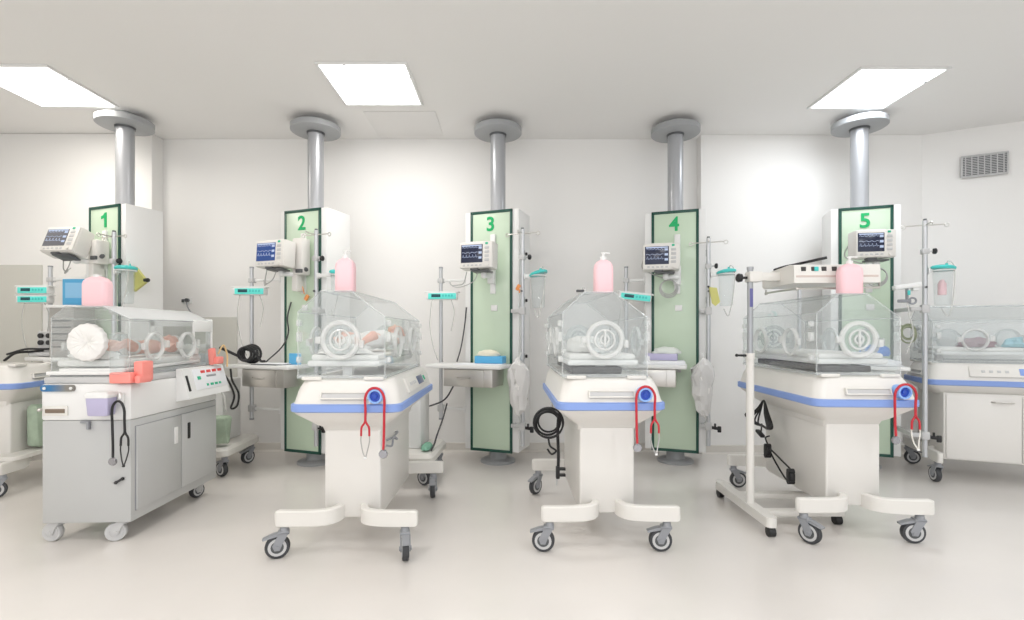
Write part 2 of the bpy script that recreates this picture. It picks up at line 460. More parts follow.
# ---------------------------------------------------------------- pedestal incubator with blue bumper
LEN, WID = 1.03, 0.54
def incubator(label, x, y, rz, yaws=(200, 200, 180, 180), cabinet=False, deck=False, slot=False, knob=True, hood=True, group='incubators with blue bumpers'):
    t = thing('incubator', label, 'incubator', (x, y, 0), rz, group)
    # base: two rails that bend outwards into four arms
    sect = [(-0.019, -0.036), (0.013, -0.04), (0.019, -0.034), (0.019, 0.034), (0.013, 0.04), (-0.013, 0.04), (-0.019, 0.034)]
    for sx in (-1, 1):
        b = MB()
        zc = 0.196
        front = [(sx * 0.34, 0.04, zc), (sx * 0.25, 0.039, zc), (sx * 0.155, 0.046, zc), (sx * 0.098, 0.066, zc), (sx * 0.070, 0.105, zc), (sx * 0.06, 0.17, zc), (sx * 0.06, 0.35, zc)]
        rear = [(p[0], LEN - 0.01 - p[1], zc) for p in front[::-1]]
        b.tube(front + rear, 0, sect=sect, n=4)
        b.build('base_arm', IVORY, t)
    pv = [(-0.312, 0.045), (0.29, 0.045), (-0.312, LEN - 0.05), (0.285, LEN - 0.05)]
    for (px, py), yw in zip(pv, yaws): caster(t, px, py, yw)
    if cabinet:
        b = MB(); b.box((-0.01, LEN / 2 + 0.03, 0.42), (0.50, 0.90, 0.50), 0.008)
        cb = b.build('cabinet', CREAM, t)
        for k in range(2):
            d = MB().box((0.245, 0.325 + k * 0.44, 0.42), (0.014, 0.432, 0.48), 0.004).build('door', CREAM, t)
            sgn = 1 if k == 0 else -1
            MB().tube([(0.252, 0.325 + k * 0.44 + sgn * 0.175, 0.615), (0.272, 0.325 + k * 0.44 + sgn * 0.165, 0.615), (0.272, 0.325 + k * 0.44 + sgn * 0.06, 0.615), (0.252, 0.325 + k * 0.44 + sgn * 0.05, 0.615)], 0.006, smooth=False).build('handle', STEEL, d)
    else:
        b = MB()
        rings = []
        for z, w, l in ((0.165, 0.275, 0.70), (0.175, 0.29, 0.715), (0.60, 0.29, 0.72), (0.615, 0.285, 0.715)):
            rings.append([(px, py, z) for px, py in rrect(w, l, 0.012, 0, 0.13 + 0.36, 3)])
        b.ring_loft(rings)
        b.build('pedestal', CREAM, t)
    if deck:
        MB().ring_loft([[(px, py, z) for px, py in rrect(0.58, 0.5, 0.06, 0.02, 0.24)] for z in (0.236, 0.262)]).build('base_deck', IVORY, t)
    # housing
    b = MB(); rings = []
    for z, w, l, r in ((0.60, 0.30, 0.74, 0.02), (0.635, 0.315, 0.78, 0.02), (0.65, 0.36, 0.84, 0.03), (0.715, 0.52, 1.0, 0.05), (0.73, WID, LEN, 0.06), (0.768, WID, LEN, 0.06), (0.775, 0.53, 1.015, 0.06), (0.835, 0.505, 0.985, 0.065), (0.870, 0.475, 0.955, 0.07), (0.886, 0.455, 0.935, 0.07), (0.892, 0.43, 0.91, 0.07)):
        rings.append([(px, py, z) for px, py in rrect(w, l, r, 0, LEN / 2)])
    b.ring_loft(rings)
    b.build('housing', CREAM, t)
    b = MB()
    rings = []
    for z, g in ((0.728, 0.006), (0.733, 0.02), (0.765, 0.02), (0.770, 0.006)):
        rings.append([(px, py, z) for px, py in rrect(WID + g, LEN + g, 0.065, 0, LEN / 2)])
    b.ring_loft(rings).build('bumper', BLUE, t)
    # front: hinge plates, grip with its recess shade painted as a grey inset
    for cx in (-0.175, 0.135):
        MB().box((cx, 0.06, 0.893), (0.10, 0.05, 0.018), 0.005).build('hinge_plate', IVORY, t)
    b = MB(); b.mi = 0
    for z, y in ((0.826, 0.011), (0.796, 0.0025)): b.box((0.0, y, z), (0.235, 0.018, 0.008), 0.003, rot=(-0.25, 0, 0))
    for x in (-0.114, 0.114): b.box((x, 0.007, 0.811), (0.008, 0.018, 0.036), 0.003, rot=(-0.25, 0, 0))
    b.mi = 1; b.box((0, 0.0115, 0.811), (0.222, 0.012, 0.026), rot=(-0.25, 0, 0))
    b.build('grip', [IVORY, LGREY], t)
    if knob:
        b = MB()
        b.mi = 0; b.lathe([(0.036, 0.03), (0.037, -0.02), (0.035, -0.034), (0.027, -0.036), (0.026, -0.02)], (0.16, 0, 0.812), 'y', 22)
        b.mi = 1; b.lathe([(0.026, -0.018), (0.026, -0.022), (0.012, -0.023), (0.010, -0.030), (0.001, -0.031)], (0.16, 0, 0.812), 'y', 20)
        b.build('hose_knob', [LBLUE, NAVY], t)
    # control panel on the access side
    b = MB()
    b.mi = 0; b.box((0.252, 0.52, 0.835), (0.02, 0.56, 0.085), 0.006, rot=(0, -0.42, 0))
    b.mi = 1; b.box((0.263, 0.60, 0.838), (0.006, 0.15, 0.05), 0.002, rot=(0, -0.42, 0))
    b.mi = 2
    for k in range(4): b.box((0.263, 0.32 + k * 0.045, 0.838), (0.006, 0.022, 0.018), 0.002, rot=(0, -0.42, 0))
    b.mi = 3; b.box((0.263, 0.73, 0.838), (0.006, 0.03, 0.03), 0.002, rot=(0, -0.42, 0))
    b.build('control_panel', [IVORY, mat('blue_grey_lcd', (0.10, 0.12, 0.22), 0.3) if not cabinet else BLUE, LGREY, GBUTTON], t)
    if not hood:
        MB().box((-0.03, 0.68, 0.915), (0.34, 0.50, 0.04), 0.015).build('mattress', CLOTH, t)
        return t
    # tray and mattress
    b = MB()
    b.box((-0.03, 0.5, 0.965), (0.37, 0.84, 0.03), 0.010)
    for yy in (0.16, 0.84): b.box((-0.03, yy, 0.918), (0.05, 0.04, 0.07), 0.004)
    b.build('mattress_tray', WHITE, t)
    if slot: MB().box((-0.06, 0.48, 0.924), (0.26, 0.78, 0.035), 0.005).build('tray_gap_shade', SLOT_AND_SHADE, t)  # dark box painting the shade in the gap beneath the tray
    MB().box((-0.03, 0.5, 0.994), (0.35, 0.80, 0.032), 0.014).build('mattress', CLOTH, t)
    prof = [(-0.245, 0.893), (-0.245, 1.225), (-0.13, 1.33), (0.02, 1.33), (0.19, 1.20), (0.19, 0.893)]
    hy0, hy1 = 0.045, 0.965
    ports = [('y', (-0.03, hy0, 1.085), 0.100, -1), ('y', (-0.03, hy1, 1.085), 0.092, 1)]
    for yy in (0.30, 0.68):
        ports += [('x', (0.19, yy, 1.07), 0.085, 1), ('x', (-0.245, yy, 1.07), 0.085, -1)]
    h = make_hood(t, prof, hy0, hy1, ports)
    # hinge blocks on the upright edges
    for yy in (0.08, 0.93):
        for xx, s in ((-0.245, -1), (0.19, 1)):
            for zz in (1.17, 1.10, 0.985): MB().box((xx + s * 0.009, yy, zz), (0.024, 0.028, 0.03 if zz != 1.10 else 0.05), 0.005).build('latch', PORT, h)
    return t

I2 = incubator('incubator with red stethoscope on its knob in front of the tower numbered 2', -0.82, 2.43, 0, (200, 285, 180, 275))
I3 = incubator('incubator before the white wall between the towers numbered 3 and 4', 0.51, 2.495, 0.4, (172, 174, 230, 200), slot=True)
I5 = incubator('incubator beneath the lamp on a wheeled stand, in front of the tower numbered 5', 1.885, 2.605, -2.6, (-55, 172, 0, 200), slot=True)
I6 = incubator('incubator with two cabinet doors beneath it beside the angled wall', 3.26, 3.99, -111.7, (90, 190, 180, 180), cabinet=True, knob=False)
I0 = incubator('open incubator bed with blue bumper cut off by the picture edge', -3.46, 3.69, 97, (120, 100, 180, 180), deck=True, knob=False, hood=False)

# ---------------------------------------------------------------- cabinet incubator
def cabinet_incubator():
    t = thing('cabinet_incubator', 'grey cabinet incubator on casters with double doors and sloping control box', 'incubator', (-2.255, 2.63, 0), 2.5)
    L, W = 0.83, 0.455
    zb, zs, zt = 0.11, 0.655, 0.85
    MB().box((0, L / 2, (zb + zs) / 2), (W, L, zs - zb), 0.006).build('cabinet', CABGREY, t)
    MB().box((0, L / 2, (zs + zt) / 2), (W + 0.006, L + 0.006, zt - zs), 0.012).build('upper_housing', WHITE, t)
    for k, y0 in enumerate((0.035, 0.425)):
        d = MB().box((W / 2 + 0.004, y0 + 0.19, 0.39), (0.016, 0.382, 0.45), 0.003).build('door', CABGREY, t)
        if k == 0: MB().box((W / 2 + 0.014, y0 + 0.325, 0.50), (0.006, 0.032, 0.10), 0.002).build('name_plate', WHITE, d)
        else: MB().box((W / 2 + 0.013, y0 + 0.065, 0.505), (0.004, 0.026, 0.10), 0.004).build('handle', BLACK, d)
    b = MB(); b.box((W / 2 + 0.0, 0.42, 0.39), (0.008, 0.778, 0.456)); b.build('door_gap', MGREY, t)
    for px, py, yw in ((-0.18, 0.05, 180), (0.155, 0.05, 200), (-0.18, L - 0.06, 160), (0.155, L - 0.06, 250)):
        caster(t, px, py, yw, r=0.05, top=0.115, grey=LGREY, pedal=False, light=py < 0.3)
    # end-face fittings (face y = 0)
    b = MB(); b.mi = 0
    b.ring_loft([[(px - 0.14, yy, pz + 0.828) for px, pz in rrect(0.175, 0.034, 0.015)] for yy in (-0.012, -0.002)])
    b.mi = 1
    b.cyl((-0.205, -0.016, 0.828), (-0.205, -0.008, 0.828), 0.008, seg=10); b.cyl((-0.07, -0.016, 0.828), (-0.07, -0.008, 0.828), 0.008, seg=10)
    gm = bpy.data.materials.new('blue_to_grey_plate'); gm.use_nodes = True
    nt = gm.node_tree; bs = nt.nodes['Principled BSDF']; tc = nt.nodes.new('ShaderNodeTexCoord'); sp = nt.nodes.new('ShaderNodeSeparateXYZ'); cr = nt.nodes.new('ShaderNodeValToRGB')
    mr = nt.nodes.new('ShaderNodeMapRange'); mr.inputs[1].default_value = -0.23; mr.inputs[2].default_value = -0.05
    nt.links.new(tc.outputs['Object'], sp.inputs[0]); nt.links.new(sp.outputs[0], mr.inputs[0]); nt.links.new(mr.outputs[0], cr.inputs[0]); nt.links.new(cr.outputs[0], bs.inputs['Base Color'])
    cr.color_ramp.elements[0].position = 0.3; cr.color_ramp.elements[0].color = (0.03, 0.16, 0.36, 1); cr.color_ramp.elements[1].position = 0.75; cr.color_ramp.elements[1].color = (0.22, 0.21, 0.19, 1)
    b.build('slide_plate', [gm, WHITE], t)
    b = MB(); b.mi = 0; b.box((-0.155, -0.006, 0.708), (0.13, 0.010, 0.052), 0.004); b.mi = 1; b.box((-0.152, -0.012, 0.708), (0.10, 0.006, 0.022), 0.003); b.build('label_holder', [IVORY, BROWN], t)
    b = MB(); b.cyl((-0.222, -0.02, 0.716), (-0.222, 0.005, 0.716), 0.007, seg=10); b.ball((-0.222, -0.022, 0.716), 0.010, 10); b.build('stud', STEEL, t)
    b = MB(); b.box((0.0, -0.006, 0.648), (0.05, 0.014, 0.012), 0.003); b.box((0.018, -0.010, 0.632), (0.012, 0.02, 0.045), 0.003); b.build('catch', MGREY, t)
    b = MB(); b.box((0.193, -0.0125, 0.765), (0.020, 0.012, 0.075), 0.004); b.tube([(0.193, -0.012, 0.795), (0.197, -0.035, 0.80), (0.205, -0.045, 0.79), (0.205, -0.045, 0.775)], 0.007); b.build('hook', WHITE, t)
    b = MB(); b.tube([(0.155, -0.004, 0.325), (0.17, -0.03, 0.33), (0.19, -0.012, 0.345)], 0.006); b.ball((0.155, -0.007, 0.325), 0.009, 8); b.ball((0.192, -0.010, 0.346), 0.009, 8); b.build('cable_grip', BLACK, t)
    # control box, sloped face on the long side
    b = MB(); b.mi = 0
    b.prism([(W / 2, 0.70), (W / 2 + 0.085, 0.715), (W / 2 + 0.075, 0.745), (W / 2 + 0.035, 0.895), (W / 2, 0.90)], 0.38, 0.845, 'y')
    # (x,z) profile extruded along y
    cbx = b.build('control_box', WHITE, t)
    n = Vector((0.15, 0, 0.04)).normalized()
    tilt = -math.atan2(0.04, 0.15)
    def on_face(u, v):  # u along y, v up the slope 0..1
        p = Vector((W / 2 + 0.075, u, 0.745)).lerp(Vector((W / 2 + 0.035, u, 0.895)), v)
        return p + Vector((0.001, 0, 0.0005))
    b = MB(); b.mi = 0; b.box(on_face(0.405, 0.42), (0.006, 0.02, 0.10), 0.002, rot=(0, tilt, 0))
    b.mi = 1; b.box(on_face(0.655, 0.52), (0.005, 0.36, 0.135), 0.002, rot=(0, tilt, 0))
    b.mi = 2
    for k in range(4): b.box(on_face(0.58 + k * 0.066, 0.82) + Vector((0.002, 0, 0)), (0.006, 0.048, 0.018), 0.002, rot=(0, tilt, 0))
    b.mi = 4
    b.box(on_face(0.665, 0.62) + Vector((0.002, 0, 0)), (0.006, 0.11, 0.014), 0.002, rot=(0, tilt, 0))
    b.mi = 3
    b.box(on_face(0.525, 0.58) + Vector((0.002, 0, 0)), (0.006, 0.036, 0.022), 0.002, rot=(0, tilt, 0))
    for u, w in ((0.60, 0.022), (0.65, 0.036), (0.70, 0.036), (0.745, 0.026)): b.box(on_face(u, 0.25) + Vector((0.002, 0, 0)), (0.006, w, 0.016), 0.002, rot=(0, tilt, 0))
    b.build('button_panel', [BLACK, PAPER, RBUTTON, GBUTTON, MGREY], cbx)
    # deck under the hood
    b = MB(); b.box((0, L / 2, 0.868), (0.45, 0.82, 0.036), 0.008); b.build('tray_frame', LGREY, t)
    b = MB(); b.box((-0.02, 0.40, 0.905), (0.40, 0.78, 0.02), 0.006, rot=(0.0, 0, 0)); b.box((0.02, 0.35, 0.928), (0.36, 0.66, 0.016), 0.004, rot=(0.02, 0, 0)); b.build('tray', [WHITE], t)
    MB().box((-0.02, 0.41, 0.955), (0.36, 0.72, 0.04), 0.016).build('mattress', CLOTH, t)
    prof = [(-0.205, 0.885), (-0.205, 1.20), (-0.13, 1.262), (0.06, 1.262), (0.20, 1.195), (0.20, 0.885)]
    ports = [('x', (0.20, yy, 1.045), 0.082, 1) for yy in (0.22, 0.53)] + [('x', (-0.205, yy, 1.045), 0.082, -1) for yy in (0.22, 0.53)]
    h = make_hood(t, prof, 0.03, 0.80, ports)
    # gathered cloth cuff over the end opening
    b = MB(); rings = []
    prof_r = [(0.082, 0.0), (0.098, -0.008), (0.101, -0.022), (0.095, -0.036), (0.075, -0.044), (0.05, -0.042), (0.028, -0.034), (0.012, -0.028), (0.004, -0.027)]
    N = 64
    for i, (r, z) in enumerate(prof_r):
        ring = []
        for k in range(N):
            a = 2 * math.pi * k / N
            g = (0.0016 * math.sin(a * 11 + 1.8 * math.sin(a * 3)) + 0.0014 * math.sin(a * 23 + math.sin(a * 5))) * (1 if 2 < i < 8 else 0.3)
            rr = r + (0.0025 * math.sin(a * 17) if i < 4 else 0)
            ring.append((rr * math.cos(a), 0.028 + z + g, 1.07 + rr * math.sin(a)))
        rings.append(ring)
    b.ring_loft(rings); b.build('cloth_cuff', CLOTH, h)
    # white end frame at the far end and roof rail
    b = MB()
    for z in (1.19, 1.02): b.box((0.0, 0.805, z), (0.42, 0.012, 0.05), 0.004)
    for x in (-0.19, 0.19): b.box((x, 0.805, 1.05), (0.045, 0.012, 0.32), 0.004)
    b.box((0.205, 0.70, 1.165), (0.012, 0.20, 0.075), 0.004); b.box((0.205, 0.60, 1.12), (0.01, 0.015, 0.14), 0.003)
    b.build('end_frame', WHITE, h)
    b = MB(); b.box((0.13, 0.415, 1.232), (0.16, 0.77, 0.006), 0.002, rot=(0, 0.445, 0)); b.build('lid_panel', clear_mat('milky_lid', (0.9, 0.9, 0.9), 0.6), h)
    return t
I1 = cabinet_incubator()

# ---------------------------------------------------------------- supply towers
TWR = [(-3.25, 4.17), (-1.692, 4.29), (-0.114, 4.33), (1.438, 4.33), (2.957, 4.20)]
TRZ = -20.0
def tw(i, lx, ly, z=0.0):
    c, s = math.cos(R(TRZ)), math.sin(R(TRZ))
    x0, y0 = TWR[i]
    return (x0 + lx * c - ly * s, y0 + lx * s + ly * c, z)

def text_mesh(ch, size, parent, mat_, loc, offset=0.0035):
    if ch == '1':
        q = MB().prism([(0.008, -0.058), (0.036, -0.058), (0.036, 0.062), (0.016, 0.062), (-0.004, 0.042), (-0.030, 0.034), (-0.030, 0.012), (0.008, 0.022)], -0.002, 0.002, 'y').build('number', mat_, parent)
        q.location = loc
        return q
    cu = bpy.data.curves.new('digit', 'FONT'); cu.body = ch; cu.size = size; cu.extrude = 0.002; cu.offset = offset
    cu.align_x = 'CENTER'; cu.align_y = 'CENTER'
    o = bpy.data.objects.new('digit', cu); COL.objects.link(o)
    dg = bpy.context.evaluated_depsgraph_get(); dg.update()
    me = bpy.data.meshes.new_from_object(o.evaluated_get(dg))
    bpy.data.objects.remove(o); bpy.data.curves.remove(cu)
    me.name = 'number'; me.materials.clear(); me.materials.append(mat_)
    q = bpy.data.objects.new('number', me); COL.objects.link(q)
    q.parent = parent; q.location = loc; q.rotation_euler = (R(90), 0, 0)
    return q

def tower(i):
    n = i + 1
    t = thing('supply_tower', 'white floor-to-ceiling supply tower with green panel numbered %d' % n, 'supply tower', tw(i, 0, 0), TRZ, 'numbered supply towers')
    zt, zb = 2.155, 0.125
    MB().box((0, 0, (zt + zb) / 2), (0.49, 0.30, zt - zb), 0.006).build('body', WHITE, t)
    b = MB()
    b.lathe([(0.066, zt - 0.01), (0.066, CEIL - 0.08)], seg=28)
    b.build('pole', GREYPOLE, t)
    b = MB(); b.mi = 0
    b.lathe([(0.07, CEIL - 0.107), (0.198, CEIL - 0.104), (0.206, CEIL - 0.098), (0.206, CEIL - 0.054), (0.198, CEIL - 0.049), (0.10, CEIL - 0.049), (0.09, CEIL)], seg=48)
    b.mi = 1; b.lathe([(0.072, CEIL - 0.122), (0.076, CEIL - 0.104)], seg=28)
    b.build('ceiling_flange', [FLANGE, DGREY], t)
    b = MB(); b.lathe([(0.152, 0), (0.152, 0.016), (0.145, 0.022), (0.083, 0.034), (0.076, 0.045), (0.074, 0.13)], seg=36); b.build('floor_post', FLANGE, t)
    fp = MB().box((0, -0.153, 1.137), (0.345, 0.010, 2.0), 0.002).build('front_panel', GREEN, t)
    b = MB()
    for x in (-0.179, 0.179): b.box((x, -0.155, 1.137), (0.022, 0.014, 2.034), 0.002)
    for z in (0.128, 2.143): b.box((0, -0.155, z), (0.38, 0.014, 0.024), 0.002)
    b.build('panel_frame', DKGREEN, t)
    text_mesh(str(n), 0.165, fp, NUMGREEN, (-0.005, -0.160, 2.035))
    # track, sockets
    b = MB(); b.box((0.02, -0.165, 1.70), (0.048, 0.020, 0.50), 0.005); b.build('track', WHITE, t)
    MB().box((0.03, -0.161, 1.33), (0.058, 0.012, 0.05), 0.004).build('socket_plate', WHITE, t)
    for z in ((1.80, 1.40, 0.92, 0.55) if i in (2, 3) else ()):
        b = MB(); b.box((0.247, -0.03, z), (0.014, 0.034, 0.055), 0.004); b.cyl((0.25, 0.02, z), (0.262, 0.02, z), 0.014, seg=10); b.build('outlet', BLACK, t)
    # brackets carrying the plain pole
    for z in (1.58, 0.46):
        xe = (-0.72, -0.565, -0.48, -0.405, -0.475)[i] + 0.0255
        b = MB(); b.box(((xe - 0.245) / 2, -0.135, z), (-0.245 - xe, 0.022, 0.022), 0.004); b.box((-0.251, -0.125, z), (0.014, 0.06, 0.06), 0.004); b.build('bracket', WHITE, t)
    return t
for i in range(5): tower(i)

# shelves with a steel drawer
SDX = (-0.06, -0.05, 0.005, -0.10, 0.0)
for i in range(5):
    t = thing('drawer_shelf', 'narrow white shelf over a steel drawer on the tower numbered %d' % (i + 1) if i else 'plain white shelf carrying grey units on the tower numbered 1', 'shelf', tw(i, SDX[i], 0, 0.835 if i else 0.903), TRZ, 'shelves on the towers')
    wd = 0.655 if i else 0.48
    MB().box((-0.13, -0.325, 0.015), (wd, 0.29, 0.03), 0.008).build('shelf_top', WHITE, t)
    MB().box((-0.04 if i != 3 else 0.05, -0.172, -0.01), (0.20, 0.016, 0.07), 0.003).build('wall_bracket', LGREY, t)
    if i == 0: continue
    MB().box((-0.10, -0.305, -0.075), (0.43, 0.24, 0.145), 0.004).build('drawer_case', STEEL, t)
    d = MB().box((-0.13, -0.430, -0.075), (0.35, 0.014, 0.13), 0.004).build('drawer', STEEL, t)
    b = MB(); b.tube([(-0.19, -0.434, -0.072), (-0.18, -0.452, -0.078), (-0.08, -0.452, -0.078), (-0.07, -0.434, -0.072)], 0.006, smooth=False); b.build('handle', STEEL, d)

# poles
PP = (-0.72, -0.565, -0.48, -0.405, -0.475)
RP = [(0.205, -0.21), (0.19, -0.21), (0.298, -0.21), (0.262, -0.21), (0.29, -0.45)]
for i in range(5):
    t = thing('equipment_pole', 'plain steel pole at the drawer end of the shelf on the tower numbered %d' % (i + 1), 'pole', tw(i, PP[i] - 0.04, -0.15, 0), TRZ, 'plain equipment poles')
    b = MB(); b.cyl((0.04, 0, 0.37), (0.04, 0, 1.69), 0.0165, seg=16); b.build('shaft', POLE, t)
    b = MB(); b.cyl((0.04, 0, 1.688), (0.04, 0, 1.70), 0.018, seg=16); b.cyl((0.04, 0, 0.36), (0.04, 0, 0.375), 0.018, seg=16); b.build('end_cap', MGREY, t)
    b = MB(); b.box((0.04, 0.005, 1.58), (0.05, 0.05, 0.04), 0.006); b.build('clamp', LGREY, t)
    b = MB(); b.box((0.04, 0.005, 0.46), (0.05, 0.05, 0.06), 0.006); b.build('clamp', LGREY, t)

    lx, ly = RP[i]
    t = thing('drip_pole', 'steel drip pole with hook crossbar and black knob on the tower numbered %d' % (i + 1), 'pole', tw(i, lx, ly, 0), TRZ, 'drip poles with hooks')
    zt = (1.915, 1.955, 1.965, 1.895, 1.955)[i]
    b = MB(); b.cyl((0, 0, 0.20), (0, 0, zt), 0.0165, seg=16); b.build('shaft', POLE, t)
    b = MB()
    b.cyl((-0.12, 0, zt - 0.035), (0.12, 0, zt - 0.035), 0.0045, seg=8)
    for s in (-1, 1): b.torus((s * 0.132, 0, zt - 0.040), 0.014, 0.004, 'y', 16, 6)
    b.cyl((0, -0.10, zt - 0.035), (0, 0.0, zt - 0.035), 0.0045, seg=8); b.torus((0, -0.11, zt - 0.04), 0.012, 0.004, 'x', 14, 6)
    b.build('hook_bar', STEEL, t)
    b = MB(); b.cyl((0, 0, zt - 0.002), (0, 0, zt + 0.012), 0.012, seg=12); b.build('end_cap', DGREY, t)
    b = MB(); b.box((0.0, 0, zt - 0.23), (0.046, 0.046, 0.04), 0.005); b.cyl((0.02, 0, zt - 0.23), (0.05, 0, zt - 0.23), 0.006, seg=8); b.build('collar', LGREY, t)
    b = MB(); b.lathe([(0.008, 0.045), (0.02, 0.05), (0.022, 0.066), (0.014, 0.072)], (0, 0, zt - 0.23), 'x', 14); b.build('knob', BLACK, t)
    # fixing to the tower and low clamp with black lever
    for z in (0.36, 1.30):
        xb = 0.215 - lx
        ye = -0.1525 - ly
        b = MB(); b.box((0, 0, z), (0.05, 0.05, 0.06), 0.006)
        if abs(xb) > 0.01: b.box((xb / 2, 0, z), (abs(xb) + 0.03, 0.026, 0.03), 0.004)
        b.box((xb, ye / 2, z), (0.030, ye, 0.03), 0.004)
        b.build('clamp', LGREY, t)
    b = MB(); b.cyl((0.02, 0, 0.35), (0.075, -0.01, 0.345), 0.013, seg=10); b.box((0.082, -0.01, 0.34), (0.03, 0.02, 0.05), 0.006); b.cyl((0.05, -0.01, 0.35), (0.05, -0.01, 0.385), 0.008, seg=8); b.build('lever', BLACK, t)
    b = MB(); b.cyl((0.0, -0.03, 1.66 - 0.20), (0.0, -0.016, 1.66 - 0.20), 0.008, seg=8); b.build('screw', DGREY, t)

# suction canisters with teal lids
CAN = [(0.345, -0.21, 1.625, 0), (0.385, -0.21, 1.605, 10), (0.432, -0.21, 1.60, -16), (0.395, -0.21, 1.615, -8), (0.398, -0.45, 1.60, 4)]
for i, (lx, ly, z, tl) in enumerate(CAN):
    k = 0.8 if i == 1 else 1.2
    t = thing('suction_canister', 'clear canister with teal lid hung from the drip pole on the tower numbered %d' % (i + 1), 'canister', tw(i, lx, ly, z), TRZ, 'teal-lidded canisters')
    b = MB(); b.lathe([(0.052 * k, -0.005), (0.050 * k, -0.01), (0.041 * k, -0.225 * k), (0.036 * k, -0.23 * k), (0.001, -0.23 * k)], seg=24); b.build('cup', CUPCLEAR, t)
    b = MB(Matrix.Rotation(R(tl), 4, 'Y')); b.lathe([(0.050 * k, -0.012), (0.062 * k, -0.010), (0.063 * k, 0.004), (0.052 * k, 0.014), (0.03 * k, 0.02), (0.001, 0.021)], seg=24)
    b.cyl((0.02 * k, 0.01, 0.015), (0.02 * k, 0.01, 0.035), 0.009, seg=10); b.build('lid', TEAL, t)
    px = RP[i][0] - lx
    x0_, x1_ = px + 0.0172, -0.05 * k
    b = MB(); b.box(((x0_ + x1_) / 2, 0, -0.02), (x1_ - x0_, 0.02, 0.03), 0.003); b.torus((0, 0, -0.02), 0.056 * k, 0.005, 'z', 24, 6); b.box((x0_ + 0.006, 0, -0.02), (0.012, 0.036, 0.045), 0.003); b.build('holder', WHITE, t)
    b = MB(); b.tube([(0.02 * k, 0.01, 0.03), (0.035, 0.0, 0.05), (0.06, -0.02, 0.0), (0.055, -0.03, -0.15), (0.03, -0.05, -0.30), (0.01, -0.04, -0.36), (-0.02, -0.03, -0.30)], 0.004, 6); b.build('tubing', TUBECLEAR, t)
    if i == 4:
        b = MB(); b.lathe([(0.001, -0.20), (0.026, -0.20), (0.026, -0.12), (0.012, -0.09), (0.001, -0.085)], (-0.005, 0.0, 0), seg=14); b.build('pink_content', PINK, t)

# patient monitors
def monitor(i, lx, z, screen, yaw, tilt=0.0, ly=-0.42):
    lab = ['patient monitor with dim grey screen tilted down by the tower numbered 1', 'patient monitor with blue screen on the tower numbered 2',
           'patient monitor on the white track of the tower numbered 3', 'patient monitor with cable loop below it on the tower numbered 4',
           'patient monitor with dark screen high on the tower numbered 5'][i]
    loc = tw(i, lx, ly, z)
    t = thing('patient_monitor', lab, 'monitor', loc, group='patient monitors', rot=Euler((R(-tilt), 0, R(TRZ + yaw)), 'XYZ'))
    w, h, d = 0.285, 0.215, 0.12
    b = MB(); b.box((0, d / 2, 0), (w, d, h), 0.012); b.box((0.0, d / 2, h / 2 + 0.004), (0.18, 0.05, 0.014), 0.005); b.build('casing', CREAM, t)
    b = MB(); b.box((0, -0.003, 0), (w - 0.01, 0.014, h - 0.01), 0.005); b.build('bezel', CREAM, t)
    b = MB(); b.mi = 0; b.box((-0.035, -0.009, 0.01), (0.185, 0.006, 0.145), 0.002)
    b.mi = 1
    for r_, amp in ((0.045, 0.006), (0.005, 0.004), (-0.03, 0.011)):
        pts = []
        for k in range(26):
            u = k / 25
            v = amp * (math.exp(-((u * 5 % 1 - 0.4) * 9) ** 2) * 1.8 - 0.5 * math.exp(-((u * 5 % 1 - 0.6) * 8) ** 2)) if r_ != 0.005 else amp * math.sin(u * 22)
            pts.append((-0.118 + u * 0.135, -0.0125, 0.012 + r_ + v))
        b.tube(pts, 0.0016, 4, n=1)
    for k in range(3): b.box((0.037, -0.0125, 0.055 - k * 0.04), (0.026, 0.002, 0.018))
    b.box((-0.035, -0.0125, 0.073), (0.17, 0.002, 0.010))
    b.build('screen', [screen, TRACE], t)
    for k in range(4): MB().box((0.093, -0.010, 0.055 - k * 0.033), (0.038, 0.008, 0.022), 0.003).build('button', LGREY, t)
    for k in range(5): MB().box((-0.10 + k * 0.035, -0.010, -0.083), (0.020, 0.008, 0.014), 0.003).build('button', LGREY, t)
    MB().box((0.09, -0.010, 0.088), (0.022, 0.008, 0.016), 0.002).build('alarm_lamp', GBUTTON, t)
    MB().cyl((0.098, -0.022, -0.085), (0.098, -0.005, -0.085), 0.012, seg=14).build('dial', CREAM, t)
    b = MB(); b.box((0.03, 0.06, -0.125), (0.15, 0.10, 0.012), 0.004); b.box((-0.02, 0.03, -0.112), (0.07, 0.05, 0.016), 0.004); b.build('mount_plate', DGREY, t)
    return t, loc
MON = [(-0.06, 1.84, SCREEN_OFF, 14, 20), (-0.075, 1.752, SCREEN_BLUE, 2, 4), (-0.02, 1.742, SCREEN_DARK, 2, 3), (-0.095, 1.732, SCREEN_DARK, 6, 2), (-0.01, 1.808, SCREEN_DARK, 10, 0)]
